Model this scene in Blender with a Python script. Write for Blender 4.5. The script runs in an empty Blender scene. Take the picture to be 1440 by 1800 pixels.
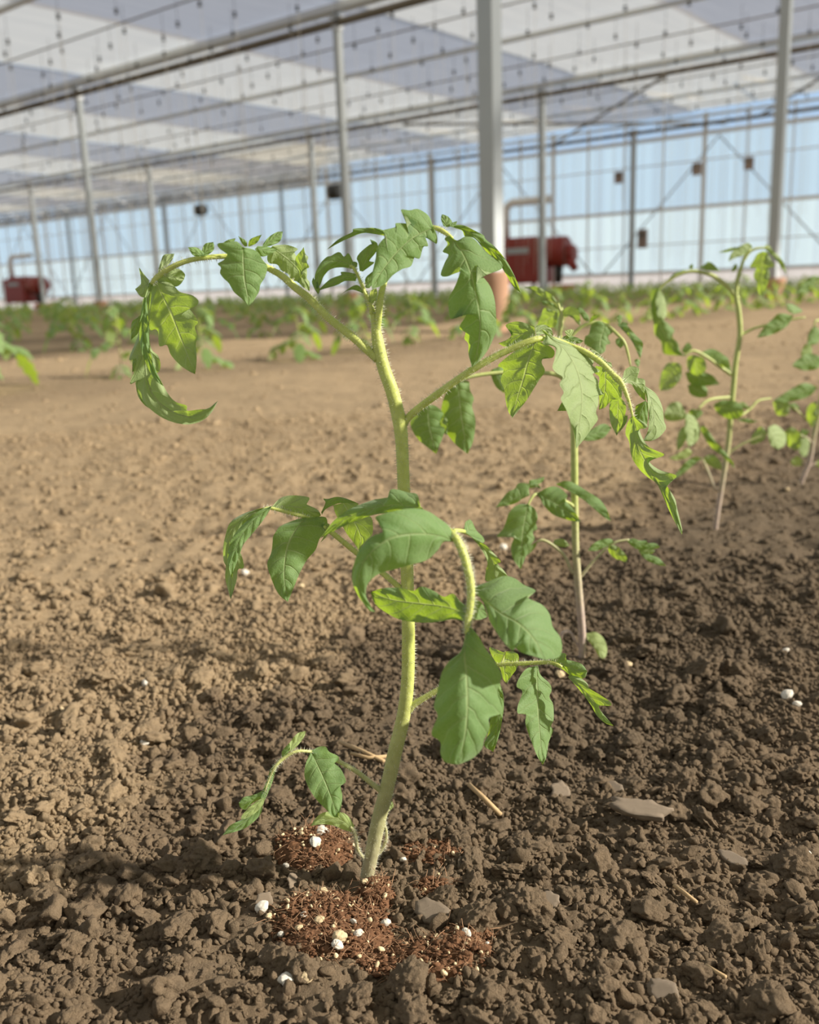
import bpy, bmesh, math, random
import numpy as np
from mathutils import Vector, Matrix, noise as mn

random.seed(7); rng = np.random.default_rng(11)
sc = bpy.context.scene
COL = sc.collection

# ------------------------------------------------------------------ camera
F = 1650.0; TH = math.radians(13.3); RO = math.radians(2.03); H = 0.24
f_ = np.array([0, math.cos(TH), -math.sin(TH)]); r_ = np.array([1., 0, 0]); u_ = np.cross(r_, f_)
R_ = r_ * math.cos(RO) - u_ * math.sin(RO); U_ = r_ * math.sin(RO) + u_ * math.cos(RO)
CAM = np.array([0, 0, H])
cd = bpy.data.cameras.new('camera'); cam = bpy.data.objects.new('camera', cd); COL.objects.link(cam)
cam.matrix_world = Matrix(((R_[0], U_[0], -f_[0], 0), (R_[1], U_[1], -f_[1], 0), (R_[2], U_[2], -f_[2], H), (0, 0, 0, 1)))
cd.sensor_fit = 'HORIZONTAL'; cd.sensor_width = 36; cd.lens = F / 1440 * 36
cd.clip_start = 0.01; cd.clip_end = 500
cd.dof.use_dof = True; cd.dof.focus_distance = 0.372; cd.dof.aperture_fstop = 16.0
sc.camera = cam
# ------------------------------------------------------------------ light
w = bpy.data.worlds.new('sky'); sc.world = w; w.use_nodes = True
nt = w.node_tree; nt.nodes.clear()
wo = nt.nodes.new('ShaderNodeOutputWorld'); bg = nt.nodes.new('ShaderNodeBackground')
tc = nt.nodes.new('ShaderNodeTexCoord'); sx = nt.nodes.new('ShaderNodeSeparateXYZ'); cr = nt.nodes.new('ShaderNodeValToRGB')
cr.color_ramp.elements[0].position = 0.0; cr.color_ramp.elements[0].color = (1.0, 1.15, 1.28, 1)
cr.color_ramp.elements[1].position = 0.6; cr.color_ramp.elements[1].color = (0.66, 0.66, 0.68, 1)
e = cr.color_ramp.elements.new(0.10); e.color = (0.90, 1.18, 1.50, 1)
e = cr.color_ramp.elements.new(0.24); e.color = (0.72, 1.02, 1.45, 1)
# blue sky to the north; warm-white elsewhere is added for neutral ambient light
hz = nt.nodes.new('ShaderNodeMapRange'); hz.inputs[1].default_value = -.1; hz.inputs[2].default_value = .5
mx = nt.nodes.new('ShaderNodeMix'); mx.data_type = 'RGBA'; mx.inputs[6].default_value = (.70, .68, .62, 1)
nt.links.new(tc.outputs['Generated'], sx.inputs[0]); nt.links.new(sx.outputs['Z'], cr.inputs[0])
nt.links.new(sx.outputs['Y'], hz.inputs[0]); nt.links.new(hz.outputs[0], mx.inputs[0]); nt.links.new(cr.outputs[0], mx.inputs[7])
nt.links.new(mx.outputs[2], bg.inputs['Color']); nt.links.new(bg.outputs[0], wo.inputs['Surface'])
bg.inputs['Strength'].default_value = 0.58
SUN_AZ, SUN_EL = 98.0, 27.0
sd = bpy.data.lights.new('sun', 'SUN'); sd.energy = 7.6; sd.angle = math.radians(1.6); sd.color = (1.0, 0.90, 0.77)
so = bpy.data.objects.new('sun', sd); COL.objects.link(so)
az, el = math.radians(SUN_AZ), math.radians(SUN_EL)
sdir = Vector((math.sin(az) * math.cos(el), math.cos(az) * math.cos(el), math.sin(el)))
so.rotation_euler = sdir.to_track_quat('Z', 'Y').to_euler()
vs = sc.view_settings; vs.view_transform = 'Standard'; vs.look = 'None'; vs.gamma = 1; vs.use_curve_mapping = False
vs.exposure = 0.10

# ------------------------------------------------------------------ helpers
def ray(px, py): return f_ + R_ * (px - 720) / F + U_ * (900 - py) / F
def gr(px, py, z=0.0):
    d = ray(px, py); return CAM + d * ((z - H) / d[2])
def atY(px, py, Y):
    d = ray(px, py); return CAM + d * (Y / d[1])
def proj(p):
    v = np.array(p) - CAM; z = v @ f_
    return 720 + F * (v @ R_) / z, 900 - F * (v @ U_) / z, z
D1 = ray(-1400, 583); D1[2] = 0; D1 /= np.linalg.norm(D1); D2 = np.array([-D1[1], D1[0], 0]) * -1
def AP(a, P, z=0.0):
    v = D1 * a + D2 * P; return np.array([v[0], v[1], z])
ROTA = math.atan2(D1[1], D1[0])     # local x along the post rows

def mesh_np(name, V, Fc, mat=None, smooth=True, uv=None, mats=None, midx=None):
    me = bpy.data.meshes.new(name)
    V = np.asarray(V, np.float32); Fc = np.asarray(Fc, np.int32)
    me.vertices.add(len(V)); me.vertices.foreach_set('co', V.ravel())
    k = Fc.shape[1]
    me.loops.add(Fc.size); me.loops.foreach_set('vertex_index', Fc.ravel())
    me.polygons.add(len(Fc)); me.polygons.foreach_set('loop_start', np.arange(0, Fc.size, k, dtype=np.int32))
    me.polygons.foreach_set('use_smooth', np.full(len(Fc), smooth))
    if midx is not None: me.polygons.foreach_set('material_index', np.asarray(midx, np.int32))
    me.update(calc_edges=True); me.validate()
    if uv is not None:
        l = me.uv_layers.new(name='UVMap'); l.data.foreach_set('uv', np.asarray(uv, np.float32)[Fc.ravel()].ravel())
    for m in (mats or ([mat] if mat else [])): me.materials.append(m)
    return me
def link(name, me, parent=None, loc=None):
    o = bpy.data.objects.new(name, me); COL.objects.link(o)
    if parent: o.parent = parent
    if loc is not None: o.location = loc
    return o
def tag(o, label=None, cat=None, group=None, kind=None):
    if label: o['label'] = label
    if cat: o['category'] = cat
    if group: o['group'] = group
    if kind: o['kind'] = kind
    return o
def empty(name, loc=(0, 0, 0), rz=0):
    o = bpy.data.objects.new(name, None); COL.objects.link(o); o.location = loc; o.rotation_euler = (0, 0, rz); o.empty_display_size = .02
    return o
def copy_tree(o, parent=None):
    c = o.copy(); COL.objects.link(c); c.parent = parent
    for ch in o.children: copy_tree(ch, c)
    return c
class MB:
    def __init__(s): s.V = []; s.F = []; s.n = 0; s.M = []
    def add(s, V, Fc, mi=0):
        V = np.asarray(V, float); s.V.append(V); s.F.append(np.asarray(Fc) + s.n); s.n += len(V); s.M += [mi] * len(Fc)
    def box(s, c, d, R=None, bev=0.0):
        h = np.array(d) / 2.
        b = min(bev, h.min() * .9)
        if b <= 0:
            V = np.array([[x, y, z] for x in (-1, 1) for y in (-1, 1) for z in (-1, 1)]) * h
            Q = [[0, 1, 3, 2], [4, 6, 7, 5], [0, 4, 5, 1], [2, 3, 7, 6], [0, 2, 6, 4], [1, 5, 7, 3]]
        else:
            bm = bmesh.new(); bmesh.ops.create_cube(bm, size=1)
            for v in bm.verts: v.co = Vector((v.co.x * d[0], v.co.y * d[1], v.co.z * d[2]))
            bmesh.ops.bevel(bm, geom=bm.edges[:], offset=b, segments=2, affect='EDGES', profile=.5)
            bmesh.ops.triangulate(bm, faces=bm.faces[:]); bm.verts.ensure_lookup_table()
            V = np.array([v.co[:] for v in bm.verts]); Q = [[v.index for v in f.verts] + [f.verts[0].index] for f in bm.faces]
            Q = [q[:3] for q in Q]; bm.free()
            s.tri = True
            if R is not None: V = V @ np.asarray(R).T
            V = V + np.array(c)
            Q4 = [[q[0], q[1], q[2], q[2]] for q in Q]
            s.add(V, Q4); return s
        if R is not None: V = V @ np.asarray(R).T
        s.add(V + np.array(c), Q); return s
    def tube(s, pts, rad, n=10, cap=True, mi=0):
        P = np.asarray(pts, float); m = len(P); rad = np.broadcast_to(np.asarray(rad, float), (m,))
        T = np.gradient(P, axis=0); T /= np.linalg.norm(T, axis=1)[:, None] + 1e-12
        a = np.array([0, 0, 1.]) if abs(T[0][2]) < .9 else np.array([1., 0, 0])
        N = np.cross(T[0], a); N /= np.linalg.norm(N); Ns = [N]
        for i in range(1, m):
            N = N - T[i] * (N @ T[i]); N /= np.linalg.norm(N) + 1e-12; Ns.append(N)
        Ns = np.array(Ns); B = np.cross(T, Ns); th = np.arange(n) * 2 * math.pi / n
        V = P[:, None] + rad[:, None, None] * (Ns[:, None] * np.cos(th)[None, :, None] + B[:, None] * np.sin(th)[None, :, None])
        V = V.reshape(-1, 3); Q = []
        for i in range(m - 1):
            for j in range(n):
                k = (j + 1) % n; Q.append([i * n + j, i * n + k, (i + 1) * n + k, (i + 1) * n + j])
        if cap:
            V = np.vstack([V, P[0], P[-1]]); c0 = m * n; c1 = c0 + 1
            for j in range(n):
                k = (j + 1) % n; Q.append([k, j, c0, c0]); Q.append([(m - 1) * n + j, (m - 1) * n + k, c1, c1])
        s.add(V, Q, mi); return s
    def build(s, name, mat, parent=None, smooth=True, mats=None, loc=None):
        bm = bmesh.new(); V = np.vstack(s.V); Fc = np.vstack(s.F)
        vs_ = [bm.verts.new(v) for v in V]
        for q, mi in zip(Fc, s.M):
            ids = list(dict.fromkeys(q.tolist()))
            if len(ids) < 3: continue
            try:
                f = bm.faces.new([vs_[i] for i in ids]); f.smooth = smooth; f.material_index = mi
            except ValueError: pass
        bmesh.ops.recalc_face_normals(bm, faces=bm.faces[:])
        me = bpy.data.meshes.new(name); bm.to_mesh(me); bm.free()
        for m in (mats or [mat]): me.materials.append(m)
        return link(name, me, parent, loc)
def cat_(P, n):
    """resample a polyline with a Catmull-Rom curve, uniform in length"""
    P = np.asarray(P, float)
    if len(P) < 3:
        t = np.linspace(0, 1, n)[:, None]; return P[0] * (1 - t) + P[-1] * t
    Q = np.vstack([2 * P[0] - P[1], P, 2 * P[-1] - P[-2]]); out = []
    for i in range(1, len(Q) - 2):
        p0, p1, p2, p3 = Q[i - 1:i + 3]; t = np.linspace(0, 1, 9)[:-1, None]
        out.append(.5 * (2 * p1 + (p2 - p0) * t + (2 * p0 - 5 * p1 + 4 * p2 - p3) * t ** 2 + (3 * p1 - p0 - 3 * p2 + p3) * t ** 3))
    C = np.vstack(out + [P[-1:]]); d = np.r_[0, np.cumsum(np.linalg.norm(np.diff(C[:, :2], axis=0), axis=1))]
    s = np.linspace(0, d[-1], n); return np.stack([np.interp(s, d, C[:, k]) for k in range(C.shape[1])], 1)

# vectorised gradient noise
_perm = rng.permutation(1024); _g = rng.normal(size=(1024, 2)); _g /= np.linalg.norm(_g, axis=1)[:, None]
def pn(x, y):
    xi = np.floor(x).astype(int); yi = np.floor(y).astype(int); xf = x - xi; yf = y - yi
    def g(ix, iy, dx, dy):
        h = _perm[(_perm[ix & 1023] + iy) & 1023]; return _g[h, 0] * dx + _g[h, 1] * dy
    u = xf * xf * xf * (xf * (xf * 6 - 15) + 10); v = yf * yf * yf * (yf * (yf * 6 - 15) + 10)
    a = g(xi, yi, xf, yf); b = g(xi + 1, yi, xf - 1, yf); c = g(xi, yi + 1, xf, yf - 1); d = g(xi + 1, yi + 1, xf - 1, yf - 1)
    return (a * (1 - u) + b * u) * (1 - v) + (c * (1 - u) + d * u) * v
def sstep(a, b, x):
    t = np.clip((x - a) / (b - a), 0, 1); return t * t * (3 - 2 * t)
PL = [(643, 1553), (1020, 1155), (1263, 930), (1408, 850)]
BASES = [gr(x, y) for x, y in PL]
def terrain(x, y):
    x = np.asarray(x, float); y = np.asarray(y, float); r = np.hypot(x, y)
    z = .006 * pn(x * 5, y * 5) + .005 * pn(x * 13 + 7, y * 13) * sstep(6, 2, r)
    z += .006 * pn(x * 40, y * 40) * sstep(3, 1.2, r)
    z += .03 * pn(x * 1.1 + 3, y * 1.1) * sstep(1.2, 3, r)
    fine = sstep(1.6, .7, r)
    z += (.0016 * np.abs(pn(x * 110, y * 110)) + .0009 * pn(x * 260, y * 260) + .0004 * pn(x * 700, y * 700)) * fine
    for b in BASES:
        d = np.hypot(x - b[0], y - b[1]); z = z * sstep(.01, .06, d) 
    return z

# ------------------------------------------------------------------ materials
def newmat(name):
    m = bpy.data.materials.new(name); m.use_nodes = True; n = m.node_tree; n.nodes.clear()
    o = n.nodes.new('ShaderNodeOutputMaterial'); return m, n, o
def N(n, t, **kw):
    x = n.nodes.new('ShaderNode' + t)
    for k, v in kw.items():
        if k in ('operation', 'blend_type', 'data_type', 'noise_dimensions', 'feature'): setattr(x, k, v)
        else: x.inputs[k].default_value = v
    return x
def math_(n, op, a, b=None, c=None, clamp=False):
    x = n.nodes.new('ShaderNodeMath'); x.operation = op; x.use_clamp = clamp
    for i, v in enumerate((a, b, c)):
        if v is None: continue
        if isinstance(v, (int, float)): x.inputs[i].default_value = v
        else: n.links.new(v, x.inputs[i])
    return x.outputs[0]
def mix_(n, fac, a, b, bt='MIX'):
    x = n.nodes.new('ShaderNodeMix'); x.data_type = 'RGBA'; x.blend_type = bt
    for i, v in ((0, fac), (6, a), (7, b)):
        if isinstance(v, (int, float)): x.inputs[i].default_value = v
        elif isinstance(v, tuple): x.inputs[i].default_value = (*v, 1) if len(v) == 3 else v
        else: n.links.new(v, x.inputs[i])
    return x.outputs[2]
def simple(name, col, rough=.6, metal=0, var=.12, scale=20, bump=0.0, spec=.5):
    m, n, o = newmat(name); p = N(n, 'BsdfPrincipled', Roughness=rough, Metallic=metal)
    p.inputs['Specular IOR Level'].default_value = spec
    t = N(n, 'TexCoord'); z = N(n, 'TexNoise', Scale=scale, Detail=4.0); n.links.new(t.outputs['Object'], z.inputs['Vector'])
    c = mix_(n, z.outputs['Fac'], tuple(v * (1 - var) for v in col), tuple(min(1, v * (1 + var)) for v in col))
    n.links.new(c, p.inputs['Base Color'])
    if bump:
        b = N(n, 'Bump', Strength=.6, Distance=bump); n.links.new(z.outputs['Fac'], b.inputs['Height']); n.links.new(b.outputs[0], p.inputs['Normal'])
    n.links.new(p.outputs[0], o.inputs[0]); return m

def leaf_mat(name, top, under, trans, sheen=.0, tw=.5):
    m, n, o = newmat(name)
    uv = N(n, 'UVMap'); s = N(n, 'SeparateXYZ'); n.links.new(uv.outputs[0], s.inputs[0])
    u = s.outputs[0]; v = math_(n, 'ABSOLUTE', math_(n, 'SUBTRACT', s.outputs[1], .5)); v = math_(n, 'MULTIPLY', v, 2.0)
    tcn = N(n, 'TexCoord'); nz = N(n, 'TexNoise', Scale=90.0, Detail=3.0); n.links.new(tcn.outputs['Object'], nz.inputs['Vector'])
    wob = math_(n, 'MULTIPLY', math_(n, 'SUBTRACT', nz.outputs['Fac'], .5), .10)
    side = math_(n, 'SIGN', math_(n, 'SUBTRACT', s.outputs[1], .5))
    q = math_(n, 'SUBTRACT', u, math_(n, 'MULTIPLY', math_(n, 'POWER', v, 1.3), .16)); q = math_(n, 'ADD', q, wob)
    q = math_(n, 'ADD', q, math_(n, 'MULTIPLY', side, .035))
    fr = math_(n, 'FRACT', math_(n, 'MULTIPLY', q, 6.5)); d = math_(n, 'ABSOLUTE', math_(n, 'SUBTRACT', fr, .5))   # 0.5 at a vein
    vein = math_(n, 'SUBTRACT', 1.0, math_(n, 'MULTIPLY', math_(n, 'SUBTRACT', .5, d), 14.0), clamp=True)
    vein = math_(n, 'MULTIPLY', vein, math_(n, 'SUBTRACT', 1.0, math_(n, 'MULTIPLY', v, .75)))
    mid = math_(n, 'SUBTRACT', 1.0, math_(n, 'MULTIPLY', v, 16.0), clamp=True)
    vo = N(n, 'TexVoronoi', Scale=420.0, feature='DISTANCE_TO_EDGE'); n.links.new(tcn.outputs['Object'], vo.inputs['Vector'])
    net = math_(n, 'SUBTRACT', 1.0, math_(n, 'MULTIPLY', vo.outputs['Distance'], 9.0), clamp=True)
    allv = math_(n, 'MAXIMUM', math_(n, 'MAXIMUM', math_(n, 'MULTIPLY', vein, .75), mid), math_(n, 'MULTIPLY', net, .12))
    n2 = N(n, 'TexNoise', Scale=28.0, Detail=5.0); n.links.new(tcn.outputs['Object'], n2.inputs['Vector'])
    geo = N(n, 'NewGeometry')
    base = mix_(n, geo.outputs['Backfacing'], top, under)
    base = mix_(n, n2.outputs['Fac'], mix_(n, .25, base, (0, 0, 0)), mix_(n, .12, base, (1, 1, .8)))
    base = mix_(n, math_(n, 'MULTIPLY', allv, .5), base, (.46, .56, .27))
    h = math_(n, 'SUBTRACT', math_(n, 'MULTIPLY', math_(n, 'POWER', math_(n, 'SUBTRACT', 1.0, math_(n, 'MULTIPLY', d, 2.0)), .6), .55), math_(n, 'MULTIPLY', allv, .7))
    n3 = N(n, 'TexNoise', Scale=1500.0, Detail=2.0); n.links.new(tcn.outputs['Object'], n3.inputs['Vector'])
    h = math_(n, 'ADD', h, math_(n, 'MULTIPLY', n3.outputs['Fac'], .25))
    bp = N(n, 'Bump', Strength=.8, Distance=.0006); n.links.new(h, bp.inputs['Height'])
    p = N(n, 'BsdfPrincipled', Roughness=.62); p.inputs['Specular IOR Level'].default_value = .32
    p.inputs['Sheen Weight'].default_value = sheen; p.inputs['Sheen Roughness'].default_value = .5; p.inputs['Sheen Tint'].default_value = (.85, 1, .85, 1)
    n.links.new(base, p.inputs['Base Color']); n.links.new(bp.outputs[0], p.inputs['Normal'])
    tr = N(n, 'BsdfTranslucent'); tcol = mix_(n, math_(n, 'MULTIPLY', allv, .8), mix_(n, n2.outputs['Fac'], tuple(c * .8 for c in trans), tuple(min(1, c * 1.15) for c in trans)), (.80, .90, .34))
    n.links.new(tcol, tr.inputs['Color']); n.links.new(bp.outputs[0], tr.inputs['Normal'])
    ms = N(n, 'MixShader', Fac=tw); n.links.new(p.outputs[0], ms.inputs[1]); n.links.new(tr.outputs[0], ms.inputs[2])
    n.links.new(ms.outputs[0], o.inputs[0]); return m
M = {}
M['leaf'] = leaf_mat('tomato_leaf', (.125, .265, .075), (.33, .45, .20), (.42, .61, .015), .28, .42)
M['cot'] = leaf_mat('pale_leaf', (.36, .50, .18), (.46, .56, .26), (.66, .78, .14), .2, .5)
def stem_mat(name, lo, hi, z0, z1):
    m, n, o = newmat(name); p = N(n, 'BsdfPrincipled', Roughness=.5)
    p.inputs['Subsurface Weight'].default_value = .15; p.inputs['Subsurface Radius'].default_value = (.003, .003, .0008); p.inputs['Subsurface Scale'].default_value = 1.0
    g = N(n, 'NewGeometry'); s = N(n, 'SeparateXYZ'); n.links.new(g.outputs['Position'], s.inputs[0])
    mr = N(n, 'MapRange'); n.links.new(s.outputs[2], mr.inputs[0]); mr.inputs[1].default_value = z0; mr.inputs[2].default_value = z1
    z = N(n, 'TexNoise', Scale=300.0, Detail=4.0); n.links.new(g.outputs['Position'], z.inputs['Vector'])
    c = mix_(n, mr.outputs[0], lo, hi); c = mix_(n, z.outputs['Fac'], mix_(n, .3, c, (0, 0, 0)), mix_(n, .2, c, (1, 1, .7)))
    b = N(n, 'Bump', Strength=.5, Distance=.0006); n.links.new(z.outputs['Fac'], b.inputs['Height'])
    n.links.new(c, p.inputs['Base Color']); n.links.new(b.outputs[0], p.inputs['Normal']); n.links.new(p.outputs[0], o.inputs[0]); return m
M['stem'] = stem_mat('tomato_stem', (.36, .34, .20), (.52, .60, .10), .01, .10)
M['stem2'] = stem_mat('young_stem', (.52, .40, .36), (.46, .55, .14), .03, .11)
def hair_mat():
    m, n, o = newmat('stem_hair'); a = N(n, 'BsdfTranslucent', Color=(.9, .92, .75, 1)); b = N(n, 'BsdfDiffuse', Color=(.85, .86, .72, 1))
    s = N(n, 'MixShader', Fac=.5); n.links.new(a.outputs[0], s.inputs[1]); n.links.new(b.outputs[0], s.inputs[2]); n.links.new(s.outputs[0], o.inputs[0]); return m
M['hair'] = hair_mat()

def soil_mat(name, gain=1.0):
    m, n, o = newmat(name); g = N(n, 'NewGeometry'); pos = g.outputs['Position']
    def dot(v):
        x = n.nodes.new('ShaderNodeVectorMath'); x.operation = 'DOT_PRODUCT'; n.links.new(pos, x.inputs[0]); x.inputs[1].default_value = tuple(v); return x.outputs['Value']
    a = dot(D1); P = dot(D2)
    n1 = N(n, 'TexNoise', Scale=9.0, Detail=5.0, Roughness=.6); n.links.new(pos, n1.inputs['Vector'])
    wob = math_(n, 'MULTIPLY', math_(n, 'SUBTRACT', n1.outputs['Fac'], .5), .42)
    ac = math_(n, 'ADD', a, wob)
    # moist strip along the planted row (left edge bends a little with distance)
    edge = math_(n, 'ADD', .362, math_(n, 'MULTIPLY', P, .11))
    left = N(n, 'MapRange', **{}); left.interpolation_type = 'SMOOTHSTEP'
    n.links.new(math_(n, 'SUBTRACT', ac, edge), left.inputs[0]); left.inputs[1].default_value = .035; left.inputs[2].default_value = -.045
    right = N(n, 'MapRange'); right.interpolation_type = 'SMOOTHSTEP'
    n.links.new(ac, right.inputs[0]); right.inputs[1].default_value = -.12; right.inputs[2].default_value = .08
    wet = math_(n, 'MULTIPLY', left.outputs[0], math_(n, 'ADD', .45, math_(n, 'MULTIPLY', right.outputs[0], .55)))
    # the rows behind: damp bands every 1.6 m
    ph = math_(n, 'FRACT', math_(n, 'DIVIDE', math_(n, 'ADD', math_(n, 'SUBTRACT', a, 1.8), wob), 1.6))
    dd = math_(n, 'ABSOLUTE', math_(n, 'SUBTRACT', ph, .5))
    far = N(n, 'MapRange'); far.interpolation_type = 'SMOOTHSTEP'; n.links.new(dd, far.inputs[0]); far.inputs[1].default_value = .34; far.inputs[2].default_value = .12
    fa = N(n, 'MapRange'); n.links.new(a, fa.inputs[0]); fa.inputs[1].default_value = 1.4; fa.inputs[2].default_value = 2.2
    wet2 = math_(n, 'MULTIPLY', math_(n, 'MULTIPLY', far.outputs[0], fa.outputs[0]), .6)
    n4 = N(n, 'TexNoise', Scale=2.3, Detail=4.0); n.links.new(pos, n4.inputs['Vector'])
    pt = N(n, 'MapRange'); n.links.new(n4.outputs['Fac'], pt.inputs[0]); pt.inputs[1].default_value = .52; pt.inputs[2].default_value = .72; pt.inputs[4].default_value = .45
    wet = math_(n, 'MAXIMUM', math_(n, 'MAXIMUM', wet, wet2), pt.outputs[0])
    n2 = N(n, 'TexNoise', Scale=140.0, Detail=6.0, Roughness=.65); n.links.new(pos, n2.inputs['Vector'])
    n3 = N(n, 'TexNoise', Scale=1400.0, Detail=5.0, Roughness=.7); n.links.new(pos, n3.inputs['Vector'])
    dry = mix_(n, n2.outputs['Fac'], (.250 * gain, .172 * gain, .092 * gain), (.515 * gain, .38 * gain, .222 * gain))
    wt = mix_(n, n2.outputs['Fac'], (.070 * gain, .043 * gain, .023 * gain), (.255 * gain, .170 * gain, .092 * gain))
    n5 = N(n, 'TexNoise', Scale=6.0, Detail=6.0, Roughness=.65); n.links.new(pos, n5.inputs['Vector'])
    dk = N(n, 'MapRange'); n.links.new(n5.outputs['Fac'], dk.inputs[0]); dk.inputs[1].default_value = .48; dk.inputs[2].default_value = .68; dk.inputs[4].default_value = .32
    wet = math_(n, 'MAXIMUM', wet, dk.outputs[0])
    c = mix_(n, wet, dry, wt)
    # the wettest soil lies right along the planted line
    core = N(n, 'MapRange'); core.interpolation_type = 'SMOOTHSTEP'; n.links.new(math_(n, 'ABSOLUTE', math_(n, 'SUBTRACT', math_(n, 'ADD', a, math_(n, 'MULTIPLY', wob, .6)), .27)), core.inputs[0]); core.inputs[1].default_value = .16; core.inputs[2].default_value = .05
    cp = N(n, 'MapRange'); n.links.new(P, cp.inputs[0]); cp.inputs[1].default_value = .24; cp.inputs[2].default_value = .42
    c = mix_(n, math_(n, 'MULTIPLY', math_(n, 'MULTIPLY', core.outputs[0], cp.outputs[0]), .42), c, (.02, .012, .007))
    c = mix_(n, math_(n, 'MULTIPLY', n3.outputs['Fac'], .6), mix_(n, .12, c, (1, .9, .7)), mix_(n, .6, c, (0.02, .012, .006)))
    oi = N(n, 'ObjectInfo')
    p = N(n, 'BsdfPrincipled', Roughness=.95); p.inputs['Specular IOR Level'].default_value = .08
    h = math_(n, 'ADD', n2.outputs['Fac'], math_(n, 'MULTIPLY', n3.outputs['Fac'], .5))
    b = N(n, 'Bump', Strength=1.0, Distance=.0024); n.links.new(h, b.inputs['Height'])
    n.links.new(c, p.inputs['Base Color']); n.links.new(b.outputs[0], p.inputs['Normal']); n.links.new(p.outputs[0], o.inputs[0]); return m
M['soil'] = soil_mat('soil'); M['flake'] = simple('smeared_clay', (.24, .19, .135), .6, 0, .2, 300, .0004, .35)
M['peat'] = simple('peat', (.15, .078, .042), .95, 0, .8, 500, .002, .15)
M['fibre'] = simple('peat_fibre', (.34, .20, .11), .8, 0, .6, 200)
M['perlite'] = simple('perlite', (.84, .80, .70), .9, 0, .08, 600, .0006, .2)
M['perl2'] = simple('perlite_stained', (.72, .58, .36), .9, 0, .15, 600, .0006, .2)
M['straw'] = simple('straw', (.48, .34, .18), .8, 0, .3, 300)
M['steel'] = simple('galvanised_steel', (.44, .49, .52), .55, .25, .08, 3, 0, .4)
M['alu'] = simple('pale_aluminium', (.62, .66, .70), .35, .6, .06, 2)
M['dark'] = simple('dark_tube', (.15, .135, .11), .6, .2, .2, 2)
M['terra'] = simple('terracotta_sleeve', (.40, .24, .155), .85, 0, .25, 9, .004)
M['red'] = simple('red_enamel', (.30, .035, .025), .45, 0, .15, 3)
M['orange'] = simple('orange_paint', (.62, .17, .08), .5, 0, .12, 3)
M['black'] = simple('black_plastic', (.03, .032, .03), .5)
M['white'] = simple('white_paint', (.88, .88, .87), .5, 0, .05, 2)
M['boxbrown'] = simple('sensor_card', (.34, .25, .21), .8, 0, .1, 5)
M['twine'] = simple('twine', (.72, .70, .64), .8)
def cloth(name, col, tr, fac, open_=0.0):
    m, n, o = newmat(name); g = N(n, 'NewGeometry')
    def dot(v):
        x = n.nodes.new('ShaderNodeVectorMath'); x.operation = 'DOT_PRODUCT'; n.links.new(g.outputs['Position'], x.inputs[0]); x.inputs[1].default_value = tuple(v); return x.outputs['Value']
    cx = n.nodes.new('ShaderNodeCombineXYZ'); n.links.new(math_(n, 'MULTIPLY', dot(D1), 3.0), cx.inputs[0]); n.links.new(math_(n, 'MULTIPLY', dot(D2), .25), cx.inputs[1])
    z = N(n, 'TexNoise', Scale=2.0, Detail=4.0); n.links.new(cx.outputs[0], z.inputs['Vector'])
    a = N(n, 'BsdfDiffuse'); b = N(n, 'BsdfTranslucent')
    n.links.new(mix_(n, z.outputs['Fac'], tuple(v * .82 for v in col), tuple(min(1, v * 1.12) for v in col)), a.inputs['Color'])
    n.links.new(mix_(n, z.outputs['Fac'], tuple(v * .8 for v in tr), tuple(min(1, v * 1.15) for v in tr)), b.inputs['Color'])
    s = N(n, 'MixShader', Fac=fac); n.links.new(a.outputs[0], s.inputs[1]); n.links.new(b.outputs[0], s.inputs[2])
    if open_:
        t = N(n, 'BsdfTransparent', Color=(1, 1, 1, 1)); s2 = N(n, 'MixShader', Fac=open_); n.links.new(s.outputs[0], s2.inputs[1]); n.links.new(t.outputs[0], s2.inputs[2]); s = s2
    n.links.new(s.outputs[0], o.inputs[0]); return m
M['screen'] = cloth('shade_screen', (.66, .66, .68), (.34, .35, .40), .5, .22)   # woven with open gaps
M['screen_sunlit'] = cloth('sunlit_screen', (.82, .80, .74), (.72, .70, .62), .5, .30)  # sunlight on the screen, painted as paler and more translucent cloth
M['poly'] = cloth('polycarbonate', (.52, .70, .95), (.49, .69, .95), .62)
M['polylow'] = cloth('polycarbonate_pale', (.62, .78, .98), (.60, .78, .98), .66)  # lower wall sheet, paler and more translucent than the upper
def glass_mat():
    m, n, o = newmat('roof_glass'); t = N(n, 'BsdfTransparent', Color=(.93, .97, 1, 1)); g = N(n, 'BsdfGlossy', Roughness=.08); fr = N(n, 'Fresnel', IOR=1.4)
    s = N(n, 'MixShader'); n.links.new(fr.outputs[0], s.inputs[0]); n.links.new(t.outputs[0], s.inputs[1]); n.links.new(g.outputs[0], s.inputs[2]); n.links.new(s.outputs[0], o.inputs[0]); return m
M['glass'] = glass_mat(); M['kerb'] = cloth('frosted_skirting', (.80, .80, .84), (.80, .80, .84), .5)

# ------------------------------------------------------------------ ground
def build_ground():
    nr, na = 900, 640
    r = np.concatenate([np.geomspace(.13, 1.3, 620), np.geomspace(1.304, 60, nr - 620)])
    th = np.linspace(math.radians(-50), math.radians(50), na)
    Rr, T = np.meshgrid(r, th, indexing='ij'); X = Rr * np.sin(T); Y = Rr * np.cos(T); Z = terrain(X, Y)
    V = np.stack([X, Y, Z], -1).reshape(-1, 3)
    i, j = np.meshgrid(np.arange(nr - 1), np.arange(na - 1), indexing='ij'); a = (i * na + j).ravel()
    Q = np.stack([a, a + na, a + na + 1, a + 1], 1)[:, ::-1]
    o = link('floor', mesh_np('floor', V, Q, M['soil'])); tag(o, 'bare brown soil ground of the greenhouse', 'ground', kind='structure'); return o
build_ground()

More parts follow.
